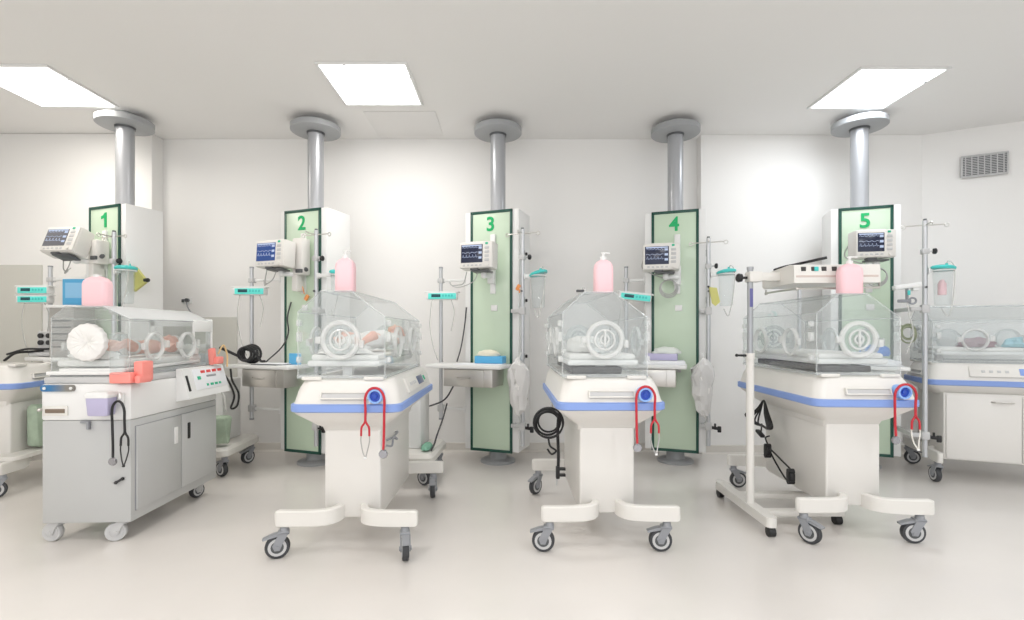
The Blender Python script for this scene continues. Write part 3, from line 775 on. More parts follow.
for i, m in enumerate(MON):
    t, loc = monitor(i, *m)
    # swing arm from the track on the tower, moving with the monitor
    bpy.context.view_layer.update()
    AM = t.matrix_world.inverted() @ (Matrix.Translation(tw(i, 0, 0, m[1] - 0.15)) @ Matrix.Rotation(R(TRZ), 4, 'Z'))
    b = MB(AM); b.box((0.02, -0.199, 0.02), (0.06, 0.044, 0.16), 0.006)
    b.cyl((0.02, -0.225, 0.0), (m[0] + 0.03, -0.335, -0.005), 0.020, seg=14); b.ball((m[0] + 0.03, -0.335, -0.005), 0.026, 12); b.cyl((m[0] + 0.03, -0.335, -0.02), (m[0] + 0.03, -0.335, 0.02), 0.024, seg=14); arm = b.build('swing_arm', WHITE, t)
    b = MB(AM)
    if i in (3, 4):
        for k in range(3): b.torus((m[0] + 0.05, -0.30 + 0.012 * k, -0.085 - 0.006 * k), 0.06 + 0.006 * k, 0.0045, 'y', 24, 6)
        b.tube([(m[0] + 0.05, -0.30, -0.025), (m[0] - 0.06, -0.28, 0.02), (m[0] - 0.16, -0.26, 0.08), (m[0] - 0.15, -0.30, 0.16)], 0.0045, 6)
    else:
        b.tube([(m[0] - 0.12, -0.34, 0.03), (m[0] - 0.16, -0.32, -0.06), (-0.26, -0.27, -0.07), (-0.33, -0.24, -0.065), (-0.37, -0.19, -0.03)], 0.0045, 6)
        b.tube([(m[0] - 0.02, -0.34, 0.02), (m[0] - 0.06, -0.34, -0.05), (m[0] - 0.18, -0.30, -0.085), (-0.30, -0.26, -0.08), (-0.37, -0.21, -0.03)], 0.004, 6)
    b.build('cable', mat('grey_cable', (0.45, 0.45, 0.44), 0.5), t)
    if i < 2:
        b = MB(AM); b.box((0.055, -0.228, 0.14 if i else 0.07), (0.10, 0.10, 0.30 if i else 0.19), 0.012); b.box((0.02, -0.224, -0.06), (0.06, 0.09, 0.16), 0.010); pb = b.build('power_box', CREAM, t)
        b = MB(AM); b.cyl((0.108, -0.235, 0.04), (0.125, -0.25, 0.03), 0.016, seg=10); b.box((0.08, -0.28, 0.02), (0.06, 0.02, 0.03), 0.004); b.build('plug', DGREY, pb)
        if i == 1:
            b = MB(AM); b.box((0.075, -0.19, -0.19), (0.030, 0.02, 0.05), 0.006, rot=(0, 0.6, 0)); b.cyl((0.06, -0.20, -0.16), (0.05, -0.21, -0.10), 0.004, seg=6); b.build('orange_clip', ORANGE, pb)
# orange tag on tower 3 pole
b = MB(); b.box((0, 0, 0), (0.03, 0.012, 0.05), 0.005, rot=(0, 0.5, 0)); b.box((0.012, 0, -0.03), (0.012, 0.008, 0.03), 0.003)
o = b.build('tube_clip', ORANGE); o.location = tw(2, 0.268, -0.235, 1.49); o.rotation_euler = (0, 0, R(TRZ))
tag(o, 'small orange tube clip on the drip pole of the tower numbered 3', 'clip')

# teal infusion units on the plain poles
def pump(i, z, lab, dx=0.0, tilt=0.0, yaw=0.0, lines=True):
    t = thing('infusion_unit', lab, 'infusion unit', tw(i, PP[i] + dx, -0.228, z), group='teal infusion units', rot=(0, R(tilt), R(TRZ + yaw)))
    cy_, sy_ = math.cos(R(yaw)), math.sin(R(yaw))
    px_, py_ = -dx * cy_ + 0.078 * sy_, dx * sy_ + 0.078 * cy_
    b = MB(); b.box((0, 0, 0), (0.27, 0.075, 0.062), 0.010); b.box((0, 0.0, 0.036), (0.30, 0.06, 0.012), 0.004)
    d_ = py_ - 0.0205 - 0.035
    b.box((px_, 0.035 + d_ / 2, 0.0), (0.045, d_, 0.045), 0.003); b.build('casing', WHITE, t)
    b = MB(); b.mi = 0; b.box((0.008, -0.038, 0), (0.245, 0.006, 0.05), 0.003)
    b.mi = 1; b.box((-0.045, -0.041, 0.004), (0.08, 0.005, 0.026), 0.002)
    b.mi = 2
    for k in range(4): b.box((0.018 + k * 0.026, -0.041, 0.004), (0.016, 0.005, 0.018), 0.002)
    b.build('front_plate', [TEALGLOW, LCD, TEAL], t)
    if not lines: return t
    b = MB(); b.tube([(-0.09, 0, -0.03), (-0.10, -0.01, -0.12), (-0.11, 0.0, -0.26), (-0.09, 0.02, -0.42), (-0.05, 0.03, -0.55)], 0.004, 6)
    b.tube([(0.08, 0, -0.03), (0.10, 0.02, -0.14), (0.07, 0.03, -0.3)], 0.0035, 6); b.build('tubing', TUBECLEAR, t)
    return t
pump(0, 1.482, 'teal infusion unit with blue readout on the tower numbered 1, upper of two', dx=-0.055, yaw=20, lines=False)
pump(0, 1.405, 'teal infusion unit on the tower numbered 1, lower of two', dx=-0.055, yaw=20)
pump(1, 1.475, 'teal infusion unit on the pole beside the tower numbered 2', dx=0.07, yaw=20)
pump(2, 1.435, 'teal infusion unit on the pole beside the tower numbered 3', dx=0.055, yaw=12)
pump(3, 1.425, 'teal infusion unit tilted on the pole beside the tower numbered 4', dx=0.085, tilt=8, yaw=0)

# cables running down to wall from the shelves
def loose(name, lab, pts, r, m, cat='cable', group=None):
    o = MB().tube(pts, r, 7).build(name, m); tag(o, lab, cat, group); return o
CBL = mat('dark_grey_cable', (0.06, 0.06, 0.065), 0.5)
loose('power_cable', 'dark cable curving up from the shelf beside the tower numbered 2', [tw(1, -0.33, -0.22, 0.875), tw(1, -0.20, -0.178, 1.0), tw(1, -0.13, -0.178, 1.12), tw(1, -0.14, -0.178, 1.25), tw(1, -0.10, -0.178, 1.38)], 0.006, CBL)
loose('power_cable', 'dark cable running from the shelf to the white body of the tower numbered 3', [tw(2, -0.29, -0.22, 0.875), tw(2, -0.27, -0.178, 1.0), tw(2, -0.235, -0.178, 1.2), tw(2, -0.22, -0.178, 1.34)], 0.006, CBL)
loose('power_cable', 'dark cable hanging below the shelf on the tower numbered 3 towards the trolley', [tw(2, -0.28, -0.30, 0.68), tw(2, -0.36, -0.31, 0.56), tw(2, -0.50, -0.33, 0.50), tw(2, -0.60, -0.36, 0.48), tw(2, -0.63, -0.40, 0.47)], 0.007, CBL)
loose('power_cable', 'long dark cable slanting down from the plain pole of the tower numbered 3', [(-0.535, 4.13, 0.53), (-0.55, 4.0, 0.43), (-0.575, 3.86, 0.33), (-0.585, 3.78, 0.275), (-0.59, 3.66, 0.252)], 0.007, CBL)

# bags of gloves hung by the shelves
for i, lx, ly, seed, lab in ((2, 0.315, -0.35, 3, 'crumpled clear plastic bag hung beside the shelf on the tower numbered 3'), (3, 0.215, -0.35, 11, 'crumpled clear plastic bag hung beside the shelf on the tower numbered 4')):
    t = thing('plastic_bag', lab, 'bag', tw(i, lx, ly, 0.83), TRZ, 'hanging plastic bags')
    b = MB(); rings = []
    for z, r in ((0.09, 0.01), (0.06, 0.035), (0.03, 0.07), (0.0, 0.085), (-0.06, 0.08), (-0.13, 0.075), (-0.20, 0.07), (-0.26, 0.06), (-0.31, 0.045), (-0.35, 0.03), (-0.37, 0.008)):
        rings.append([(r * math.cos(2 * math.pi * k / 28) * 1.0, r * 0.62 * math.sin(2 * math.pi * k / 28), z) for k in range(28)])
    b.ring_loft(rings); b.rough(0.030, 15, seed); b.rough(0.017, 42, seed + 2)
    b.build('bag', BAGCLEAR, t, ang=25)
    b = MB().ball((0, 0, 0), (0.055, 0.032, 0.15), 16); b.rough(0.03, 20, seed + 7)
    for v in b.bm.verts: v.co.z -= 0.10
    b.build('contents', CLOTH, t, ang=30)
    b = MB().tube([(0, 0, 0.08), (0.005, 0.02, 0.12), (0, 0.05, 0.13)], 0.005, 6); b.build('tie', WHITE, t)

# ---------------------------------------------------------------- stethoscopes
def stethoscope(name, lab, x, y, z, rz, flip, tube_m, metal_m, drop=0.30, w=0.046):
    """hung over a knob: one side ends in the chest piece, the other forks into ear tubes"""
    t = thing(name, lab, 'stethoscope', (x, y, z), rz, 'stethoscopes')
    s = -1 if flip else 1
    b = MB()
    r = 0.0062
    # s=+1: ears on the -x side
    b.tube([(-s * w, -0.004, -0.115), (-s * w * 0.98, -0.006, -0.05), (-s * w * 1.0, -0.008, 0.0), (-s * w * 0.62, -0.008, 0.036), (0, -0.008, 0.048), (s * w * 0.62, -0.008, 0.036), (s * w * 1.0, -0.008, 0.0), (s * w, -0.006, -0.07), (s * w * 0.95, -0.004, -drop + 0.06), (s * w * 0.9, -0.006, -drop)], r, 9)
    ex = -s * w
    for q in (-1, 1):
        b.tube([(ex, -0.004, -0.11), (ex + q * 0.006, -0.004, -0.125), (ex + q * 0.018, -0.005, -0.145), (ex + q * 0.020, -0.006, -0.185)], r * 0.85, 8)
    b.build('tube', tube_m, t)
    b = MB()
    for q in (-1, 1): b.tube([(ex + q * 0.020, -0.006, -0.18), (ex + q * 0.021, -0.006, -0.21), (ex + q * 0.012, -0.010, -0.255), (ex + q * 0.002 + 0.004, -0.018, -0.285)], 0.0032, 6)
    b.build('ear_tube', metal_m, t)
    b = MB()
    for q in (-1, 1): b.ball((ex + q * 0.002 + 0.004, -0.018, -0.288), 0.006, 8)
    b.build('ear_tip', BLACK if tube_m is BLACK else WHITE, t)
    b = MB(); c = (s * w * 0.9, -0.006, -drop - 0.022)
    b.cyl((c[0], c[1], -drop + 0.006), (c[0], c[1], -drop - 0.008), 0.0055, seg=8)
    b.lathe([(0.019, -0.008), (0.0215, -0.004), (0.0215, 0.003), (0.012, 0.010), (0.010, 0.016), (0.001, 0.017)], c, 'y', 18); b.build('chest_piece', mat('chest_steel', (0.35, 0.35, 0.37), 0.25, 0.9), t)
    return t
EARS = mat('ear_steel', (0.45, 0.44, 0.43), 0.3, 0.8)
def inc_pt(x0, y0, rz, lx, ly):
    c, s = math.cos(R(rz)), math.sin(R(rz)); return x0 + lx * c - ly * s, y0 + lx * s + ly * c
p = inc_pt(-0.82, 2.43, 0, 0.16, -0.027); stethoscope('stethoscope', 'red stethoscope with spread ear tubes on the incubator before the tower numbered 2', p[0], p[1], 0.806, 0, False, RED, EARS, 0.25)
p = inc_pt(0.51, 2.495, 0.4, 0.16, -0.027); stethoscope('stethoscope', 'red stethoscope on the incubator between the towers numbered 3 and 4', p[0], p[1], 0.806, 0, True, RED, EARS, 0.235)
p = inc_pt(1.885, 2.605, -2.6, 0.16, -0.027); stethoscope('stethoscope', 'red stethoscope with pale ear tubes on the incubator beneath the wheeled lamp', p[0], p[1], 0.806, -3, True, RED, mat('ivory_ear_tube', (0.78, 0.76, 0.70), 0.4), 0.22, 0.052)
p = inc_pt(-2.255, 2.63, 2.5, 0.203, -0.048); stethoscope('stethoscope', 'black stethoscope hung on the white hook of the grey cabinet incubator', p[0], p[1], 0.716, 0, True, BLACK, BLACK, 0.245, 0.032)

# lilac bin on the cabinet incubator
p = inc_pt(-2.255, 2.63, 2.5, 0.11, -0.045)
t = thing('waste_bin', 'small lilac bin with white lid on the grey cabinet incubator', 'bin', (p[0], p[1], 0.69), 2.5)
b = MB(); b.ring_loft([[(px, py, z) for px, py in rrect(w, l, 0.012)] for z, w, l in ((0, 0.095, 0.06), (0.004, 0.102, 0.066), (0.095, 0.115, 0.075))]); b.build('tub', LILAC, t)
b = MB(); b.ring_loft([[(px, py, z) for px, py in rrect(w, l, 0.012)] for z, w, l in ((0.093, 0.12, 0.08), (0.108, 0.124, 0.082), (0.122, 0.105, 0.07))]); b.build('lid', WHITE, t)

# coral clamps on the cabinet incubator
def i1(lx, ly, z=0): 
    q = inc_pt(-2.255, 2.63, 2.5, lx, ly); return (q[0], q[1], z)
t = thing('tube_clamp', 'large coral clamp with clear cup at the corner of the grey cabinet incubator', 'clamp', i1(0.215, 0.010, 0.854), 2.5, 'coral clamps')
b = MB(); b.box((-0.01, -0.035, 0.03), (0.11, 0.05, 0.058), 0.008); b.box((0.052, 0.03, 0.06), (0.05, 0.09, 0.11), 0.010); b.box((0.064, 0.01, 0.02), (0.03, 0.10, 0.04), 0.008); b.build('clamp_body', CORAL, t)
b = MB(); b.lathe([(0.034, 0.05), (0.036, 0.058), (0.038, 0.255), (0.039, 0.26), (0.036, 0.255)], (-0.025, -0.046, 0), seg=18); b.build('cup', CUPCLEAR, t)
b = MB(); b.ball((0.03, -0.035, 0.01), 0.010, 8); b.build('screw', CREAM, t)
t = thing('tube_clamp', 'small coral clamp on the far hood corner of the grey cabinet incubator', 'clamp', i1(0.268, 0.725, 0.906), 2.5, 'coral clamps')
b = MB(); b.box((-0.012, 0, 0.055), (0.032, 0.05, 0.11), 0.008, rot=(0.15, 0, 0)); b.box((0.008, 0.035, 0.027), (0.045, 0.07, 0.05), 0.010); b.build('clamp_body', CORAL, t)
b = MB(); b.tube([(0.01, 0.03, 0.07), (0.03, 0.06, 0.13), (0.04, 0.09, 0.06), (0.05, 0.07, -0.02)], 0.006, 6); b.build('hose', mat('amber_hose', (0.70, 0.50, 0.25), 0.5), t)

# ---------------------------------------------------------------- babies
def limb(b, pts, rs):
    for (p, q), (r, s) in zip(zip(pts, pts[1:]), zip(rs, rs[1:])): b.capsule(p, q, r, s, 12)
def hand(b, p, d, side, s=1.0):
    """palm and five curled fingers at the wrist p, pointing along d"""
    d = Vector(d).normalized(); up = Vector((0, 0, 1)); w = d.cross(up).normalized()
    p = Vector(p)
    b.ball(p + d * 0.013, (0.014, 0.014, 0.009), 10)
    for k, L in enumerate((0.017, 0.021, 0.020, 0.016)):
        a = p + d * 0.020 + w * (k - 1.5) * 0.0075
        m = a + d * L * 0.6 - up * 0.001; e = m + d * L * 0.3 - up * L * 0.5
        b.capsule(a, m, 0.0042, 0.0038, 8); b.capsule(m, e, 0.0038, 0.0032, 8)
    a = p + d * 0.006 + w * side * 0.010; m = a + w * side * 0.010 + d * 0.010; e = m + d * 0.010
    b.capsule(a, m, 0.0046, 0.0042, 8); b.capsule(m, e, 0.0042, 0.0034, 8)
def baby(label, loc, rz, clothes):
    """lies on the back, head towards +y, z = 0 is the mattress"""
    t = thing('baby', label, 'baby', loc, rz)
    b = MB()
    b.ball((0, 0.02, 0.045), (0.062, 0.085, 0.045), 18)       # chest
    b.ball((0, -0.07, 0.043), (0.058, 0.075, 0.043), 18)      # belly
    b.capsule((0, 0.09, 0.05), (0, 0.125, 0.052), 0.026, 0.026)
    H = Vector((0.0, 0.175, 0.058))
    b.ball(H, (0.047, 0.056, 0.054), 20)                       # skull
    b.ball(H + Vector((0, -0.022, 0.018)), (0.040, 0.034, 0.038), 16)   # face
    for s in (-1, 1):
        b.ball(H + Vector((s * 0.020, -0.032, 0.034)), 0.016, 10)       # cheek
        b.ball(H + Vector((s * 0.0165, -0.006, 0.049)), (0.0075, 0.005, 0.004), 8)  # lid
        b.ball(H + Vector((s * 0.047, -0.005, 0.004)), (0.006, 0.011, 0.015), 10)   # ear
    b.ball(H + Vector((0, -0.016, 0.056)), (0.0065, 0.010, 0.007), 10)  # nose
    b.ball(H + Vector((0, -0.036, 0.050)), (0.011, 0.004, 0.005), 8)    # lips
    b.ball(H + Vector((0, -0.041, 0.047)), (0.009, 0.004, 0.005), 8)
    b.ball(H + Vector((0, -0.052, 0.036)), (0.013, 0.010, 0.010), 8)    # chin
    for s in (-1, 1):
        el = Vector((s * 0.105, 0.02, 0.035)); wr = Vector((s * 0.088, 0.085, 0.055))
        limb(b, [(s * 0.05, 0.065, 0.05), el, wr], [0.023, 0.0185, 0.0135])
        hand(b, wr, (-s * 0.25, 0.9, 0.25), -s)
        kn = Vector((s * 0.085, -0.195, 0.075)); an = Vector((s * 0.050, -0.275, 0.028))
        limb(b, [(s * 0.033, -0.115, 0.045), kn, an], [0.033, 0.024, 0.0155])
        limb(b, [an, an + Vector((s * 0.012, -0.022, 0.034))], [0.015, 0.012])
        for k in range(5): b.ball(an + Vector((s * 0.012 + (k - 2) * 0.0055, -0.026, 0.044 - abs(k - 1.5) * 0.002)), 0.0045, 8)
    o = b.build('body', SKIN, t)
    rm = o.modifiers.new('skin', 'REMESH'); rm.mode = 'VOXEL'; rm.voxel_size = 0.0026; rm.use_smooth_shade = True
    sm = o.modifiers.new('soft', 'SMOOTH'); sm.factor = 0.5; sm.iterations = 4
    # nappy and cap/clothing
    b = MB(); b.ball((0, -0.105, 0.045), (0.066, 0.052, 0.049), 20); b.build('nappy', WHITE, t)
    if clothes:
        b = MB(); b.ball((0, 0.0, 0.044), (0.070, 0.10, 0.051), 22)
        for s in (-1, 1): b.capsule((s * 0.05, 0.065, 0.05), (s * 0.098, 0.03, 0.038), 0.028, 0.024)
        b.ball((0, -0.16, 0.040), (0.100, 0.15, 0.046), 22)
        o = b.build('sleep_suit', CLOTH, t); rm = o.modifiers.new('fabric', 'REMESH'); rm.mode = 'VOXEL'; rm.voxel_size = 0.004; rm.use_smooth_shade = True
    b = MB()
    prof_c = [(0.0565, 0.0), (0.0575, 0.008), (0.055, 0.022), (0.047, 0.036), (0.030, 0.048), (0.010, 0.053), (0.001, 0.0535)]
    b.lathe(prof_c, (H.x, H.y + 0.012, H.z), 'y', 24)
    b.build('cap', CLOTH, t)
    return t
p = inc_pt(-0.82, 2.43, 0, 0.03, 0.56)
bb = baby('baby in a white wrap and cap lying in the incubator before the tower numbered 2', (p[0], p[1], 1.036), -18, True)
bb.rotation_euler = Euler((R(3), 0, R(-18)), 'XYZ')
bb.scale = (1.08, 1.08, 1.08)
p = i1(0.02, 0.43, 0)
baby('bare baby in a white cap lying in the grey cabinet incubator', (p[0], p[1], 0.99), -12, False)

# bedding: crumpled cloths
def crumple(name, lab, loc, size, rz, m, seed=1, amp=0.3, cat='blanket', group=None, base=0.0):
    b = MB(); b.ball((0, 0, 0), 1.0, 28)
    for v in b.bm.verts:
        n = noise.noise(v.co * 2.1 + Vector((seed, 0, 0))) * amp + noise.noise(v.co * 5.3 + Vector((0, seed, 0))) * amp * 0.45
        v.co *= (1 + n)
        v.co.z = max(v.co.z, -0.25)
        v.co = Vector((v.co.x * size[0] / 2, v.co.y * size[1] / 2, (v.co.z + 0.25) * size[2] / 1.25))
    o = b.build(name, m, ang=60); o.location = loc; o.rotation_euler = (0, 0, R(rz))
    return tag(o, lab, cat, group)
p = inc_pt(-0.82, 2.43, 0, -0.05, 0.165); crumple('blanket', 'white crumpled blanket in the incubator before the tower numbered 2', (*p, 1.013), (0.28, 0.16, 0.05), 0, CLOTH, 2)
p = inc_pt(0.51, 2.495, 0.4, -0.06, 0.42); crumple('blanket', 'white rumpled bedding in the incubator between the towers numbered 3 and 4', (*p, 1.013), (0.24, 0.50, 0.085), 0, CLOTH, 5)
p = inc_pt(3.26, 3.99, -111.7, 0.06, 0.36); crumple('blanket', 'dusky pink bundle in the incubator over the cabinet doors', (*p, 1.013), (0.16, 0.22, 0.07), -111, mat('dusky_pink_cloth', (0.36, 0.24, 0.26), 0.9), 8)
p = inc_pt(3.26, 3.99, -111.7, 0.05, 0.64); crumple('blanket', 'pale blue cloth in the incubator over the cabinet doors', (*p, 1.013), (0.16, 0.24, 0.075), -111, TEALCLOTH, 13)
p = i1(-0.03, 0.085); crumple('blanket', 'white crumpled cloth at the cuff end of the grey cabinet incubator', (p[0], p[1], 0.979), (0.26, 0.06, 0.05), 0, CLOTH, 17)
p = i1(0.11, 0.715); crumple('blanket', 'white folded cloth beside the far opening of the grey cabinet incubator', (p[0], p[1], 0.979), (0.12, 0.08, 0.06), 0, CLOTH, 21)

# ---------------------------------------------------------------- pink bottles on the hoods
def bottle(lab, x, y, z, w, d, h, rz=0, pumpcap=True):
    t = thing('pink_bottle', lab, 'bottle', (x, y, z), rz, 'pink bottles on the hoods')
    b = MB(); rings = []
    for zz, k in ((0, 0.92), (0.006, 1.0), (h * 0.72, 1.0), (h * 0.84, 0.93), (h * 0.93, 0.72), (h * 0.98, 0.45), (h, 0.30)):
        rings.append([(px, py, zz) for px, py in rrect(w * k, d * (k if k > 0.9 else max(k, 0.4)), min(w, d) * k * 0.35)])
    b.ring_loft(rings); b.build('container', PINK, t)
    if not pumpcap:
        MB().lathe([(0.02, h - 0.004), (0.021, h + 0.010), (0.002, h + 0.012)], seg=14).build('cap', WHITE, t)
        return
    b = MB(); b.lathe([(0.016, h - 0.004), (0.017, h + 0.015), (0.008, h + 0.018), (0.007, h + 0.03), (0.012, h + 0.032), (0.012, h + 0.04), (0.002, h + 0.041)], seg=14)
    if pumpcap: b.tube([(0, 0, h + 0.035), (0.02, -0.01, h + 0.036), (0.032, -0.016, h + 0.030)], 0.0045, 6)
    b.build('pump', WHITE, t)
p = inc_pt(-0.82, 2.43, 0, -0.035, 0.13); bottle('pink pump bottle on the hood in front of the tower numbered 2', *p, 1.332, 0.10, 0.07, 0.175)
p = inc_pt(0.51, 2.495, 0.4, -0.02, 0.13); bottle('pink pump bottle on the hood between the towers numbered 3 and 4', *p, 1.332, 0.102, 0.07, 0.175)
p = inc_pt(1.885, 2.605, -2.6, -0.045, 0.09); bottle('pink bottle on the hood beside the lamp head of the wheeled stand', *p, 1.332, 0.125, 0.07, 0.165)
p = i1(-0.02, 0.10); bottle('broad pink bottle on the hood of the grey cabinet incubator', p[0], p[1], 1.266, 0.142, 0.07, 0.165, pumpcap=False)

# ---------------------------------------------------------------- phototherapy lamp on a wheeled stand
t = thing('phototherapy_lamp', 'cream lamp head on a wheeled stand reaching over an incubator', 'lamp', (1.43, 2.96, 0), 0)
b = MB()
b.ring_loft([[(px, py, z) for px, py in rrect(0.062, 0.70, 0.025, 0, 0.09)] for z in (0.055, 0.06, 0.10, 0.108)])
b.box((0.26, -0.06, 0.07), (0.50, 0.06, 0.035), 0.008); b.box((0.26, 0.25, 0.07), (0.50, 0.06, 0.035), 0.008)
b.build('base', IVORY, t)
for (cx, cy) in ((0, -0.235), (0, 0.42), (0.48, -0.06), (0.48, 0.25)):
    b = MB(); b.cyl((cx - 0.018, cy, 0.027), (cx + 0.018, cy, 0.027), 0.027, seg=18); b.box((cx, cy, 0.048), (0.03, 0.04, 0.02), 0.004); b.build('caster', BLACK, t)
b = MB(); b.cyl((0, 0, 0.10), (0, 0, 0.98), 0.0225, seg=18); b.cyl((0, 0, 0.965), (0, 0, 1.0), 0.027, seg=18); b.build('pole', IVORY, t)
b = MB(); b.cyl((0, 0, 0.98), (0, 0, 1.50), 0.0165, seg=16); b.cyl((0, 0, 1.50), (0, 0, 1.515), 0.019, seg=16); b.build('inner_pole', GREYPOLE, t)
b = MB(); b.box((0, -0.0155, 1.33), (0.018, 0.006, 0.11), 0.002); b.build('scale_label', mat('violet_label', (0.13, 0.13, 0.33), 0.5), t)
b = MB(); b.cyl((-0.02, 0, 0.985), (-0.085, -0.01, 0.987), 0.008, 0.006, seg=10); b.ball((-0.085, -0.01, 0.987), 0.010, 8); b.build('lever', BLACK, t)
b = MB(); b.box((0.02, 0, 1.455), (0.075, 0.07, 0.062), 0.006); b.box((0.10, 0.0, 1.455), (0.14, 0.05, 0.05), 0.005); b.build('arm', IVORY, t)
b = MB(); b.lathe([(0.008, -0.02), (0.008, -0.05), (0.024, -0.052), (0.027, -0.07), (0.02, -0.08), (0.001, -0.081)], (0, 0, 1.45), 'x', 16); b.build('knob', BLACK, t)
# head: wedge-ended box running along x
HM = Matrix.Translation((0.17, 0.02, 0)) @ Matrix.Rotation(R(-4), 4, 'Z')
b = MB(HM)
b.prism([(-0.21, 1.40), (0.18, 1.40), (0.20, 1.415), (0.20, 1.47), (0.14, 1.495), (-0.16, 1.508), (-0.205, 1.500), (-0.21, 1.47)], 0.0, 0.46, 'x')
hd = b.build('lamp_head', IVORY, t)
b = MB(HM)
for k in range(5): b.box((0.05 + k * 0.055, -0.2085, 1.478), (0.026, 0.008, 0.024), 0.002)
b.build('slot', SLOT_AND_SHADE, hd)
b = MB(HM); b.box((0.118, -0.213, 1.478), (0.022, 0.006, 0.024), 0.002); b.build('switch', TEAL, hd)
b = MB(HM); b.box((0.23, -0.2085, 1.437), (0.44, 0.006, 0.012), 0.002); b.build('front_rib', mat('rosy_rib', (0.60, 0.50, 0.46), 0.5), hd)
b = MB(HM)
b.tube([(0.02, 0.19, 1.395), (0.02, 0.19, 1.375), (0.02, -0.20, 1.368), (0.46, -0.20, 1.372), (0.46, -0.20, 1.40)], 0.006, 6, smooth=False)
for q in ((0.02, 0.19, 1.372), (0.02, -0.20, 1.368)): b.ball(q, 0.011, 8)
b.build('guard_rail', STEEL, hd)
# black strap lying on the lamp head
b = MB(Matrix.Translation((1.43, 2.96, 0)) @ HM); b.tube([(0.03, 0.10, 1.512), (0.06, 0.02, 1.522), (0.10, -0.06, 1.524), (0.05, -0.03, 1.514), (0.10, 0.04, 1.53), (0.18, -0.08, 1.545), (0.23, -0.11, 1.555)], 0.008, 6); b.box((0.05, 0.03, 1.514), (0.05, 0.08, 0.012), 0.004)
o = b.build('strap', BLACK); tag(o, 'black strap lying on top of the wheeled lamp head', 'strap')

# ---------------------------------------------------------------- power cables on the incubators
b = MB()
c = Vector((0.215, 2.86, 0.60))
for k in range(5):
    r = 0.085 - 0.006 * k
    b.torus((c.x + 0.004 * math.sin(k * 2), c.y - 0.02 + 0.011 * k, c.z + 0.006 * math.cos(k * 3)), r, 0.0058, 'y', 30, 7)
b.tube([(c.x + 0.06, c.y, c.z + 0.05), (c.x + 0.055, c.y, c.z - 0.05), (c.x + 0.06, c.y + 0.01, c.z - 0.20), (c.x + 0.055, c.y, c.z - 0.32)], 0.009, 8)
b.tube([(c.x, c.y, c.z - 0.08), (c.x + 0.01, c.y - 0.01, c.z - 0.13), (c.x + 0.045, c.y, c.z - 0.16), (c.x + 0.02, c.y, c.z - 0.18), (c.x - 0.005, c.y, c.z - 0.15)], 0.006, 7)
cable = b.build('cord', BLACK)
t = thing('power_lead', 'coiled black power cord under the incubator between the towers numbered 3 and 4', 'power lead', (0, 0, 0), 0, 'coiled power leads')
cable.parent = t
b = MB(); b.box((c.x + 0.075, c.y, c.z - 0.265), (0.05, 0.03, 0.014), 0.003); b.box((c.x + 0.075, c.y, c.z - 0.30), (0.05, 0.03, 0.014), 0.003); b.box((c.x + 0.055, c.y, c.z - 0.285), (0.022, 0.035, 0.07), 0.005); b.build('plug', BLACK, t)
b = MB(); b.cyl((c.x + 0.052, c.y, c.z - 0.32), (c.x + 0.048, c.y, c.z - 0.36), 0.007, 0.003, seg=8); b.build('cord_end', LGREY, t)
b = MB(); b.cyl((c.x + 0.02, c.y + 0.005, c.z + 0.085), (c.x + 0.02, c.y + 0.005, c.z + 0.12), 0.008, seg=8); b.build('hanger', LGREY, t)

t = thing('power_lead', 'black power cord bundle on the pedestal beneath the wheeled lamp', 'power lead', (1.708, 3.30, 0.60), -2.6, 'coiled power leads')
b = MB()
X = -0.022
for k in range(5):
    y0, y1 = -0.02 + 0.01 * k, 0.0
    b.tube([(X, 0.0, 0.07), (X - 0.012 * k, -0.06 - 0.014 * k, 0.0), (X - 0.014 * k, -0.12 - 0.012 * k, -0.085), (X - 0.008 * k, -0.05, -0.11 + 0.006 * k), (X - 0.006 * k, 0.03 + 0.01 * k, -0.10), (X - 0.014 * k, 0.085 + 0.018 * k, -0.09 + 0.01 * k), (X - 0.008 * k, 0.045, 0.0)], 0.0055, 7, closed=True)
b.tube([(X, 0.03, -0.09), (X, 0.04, -0.15)], 0.005, 6)
b.build('cord', BLACK, t)
b = MB(); b.box((X - 0.002, 0.05, -0.16), (0.03, 0.09, 0.02), 0.006, rot=(0.3, 0, 0)); b.build('plug', BLACK, t)
t = thing('power_lead', 'black cord hanging in a shallow loop low on the pedestal beneath the wheeled lamp', 'power lead', (1.722, 3.18, 0.34), -2.6, 'coiled power leads')
b = MB(); X = -0.02
b.tube([(X, 0.10, 0.02), (X - 0.01, 0.0, 0.01), (X - 0.01, -0.10, -0.015), (X, -0.19, -0.05), (X, -0.215, -0.09), (X - 0.004, -0.17, -0.125), (X, -0.10, -0.11), (X, 0.0, -0.055), (X, 0.08, 0.0)], 0.0055, 7)
b.tube([(X, 0.10, 0.03), (X - 0.01, 0.12, 0.08), (X, 0.09, 0.10)], 0.005, 7); b.build('cord', BLACK, t)
b = MB()
for q in ((0.10, 0.0), (-0.195, -0.085)):
    b = MB(); b.box((X - 0.006, q[0], q[1]), (0.035, 0.055, 0.055), 0.010); b.cyl((X - 0.024, q[0], q[1] + 0.03), (X + 0.012, q[0], q[1] + 0.03), 0.017, seg=12); b.cyl((X - 0.024, q[0], q[1] - 0.03), (X + 0.012, q[0], q[1] - 0.03), 0.017, seg=12); b.build('cord_holder', BLACK, t)

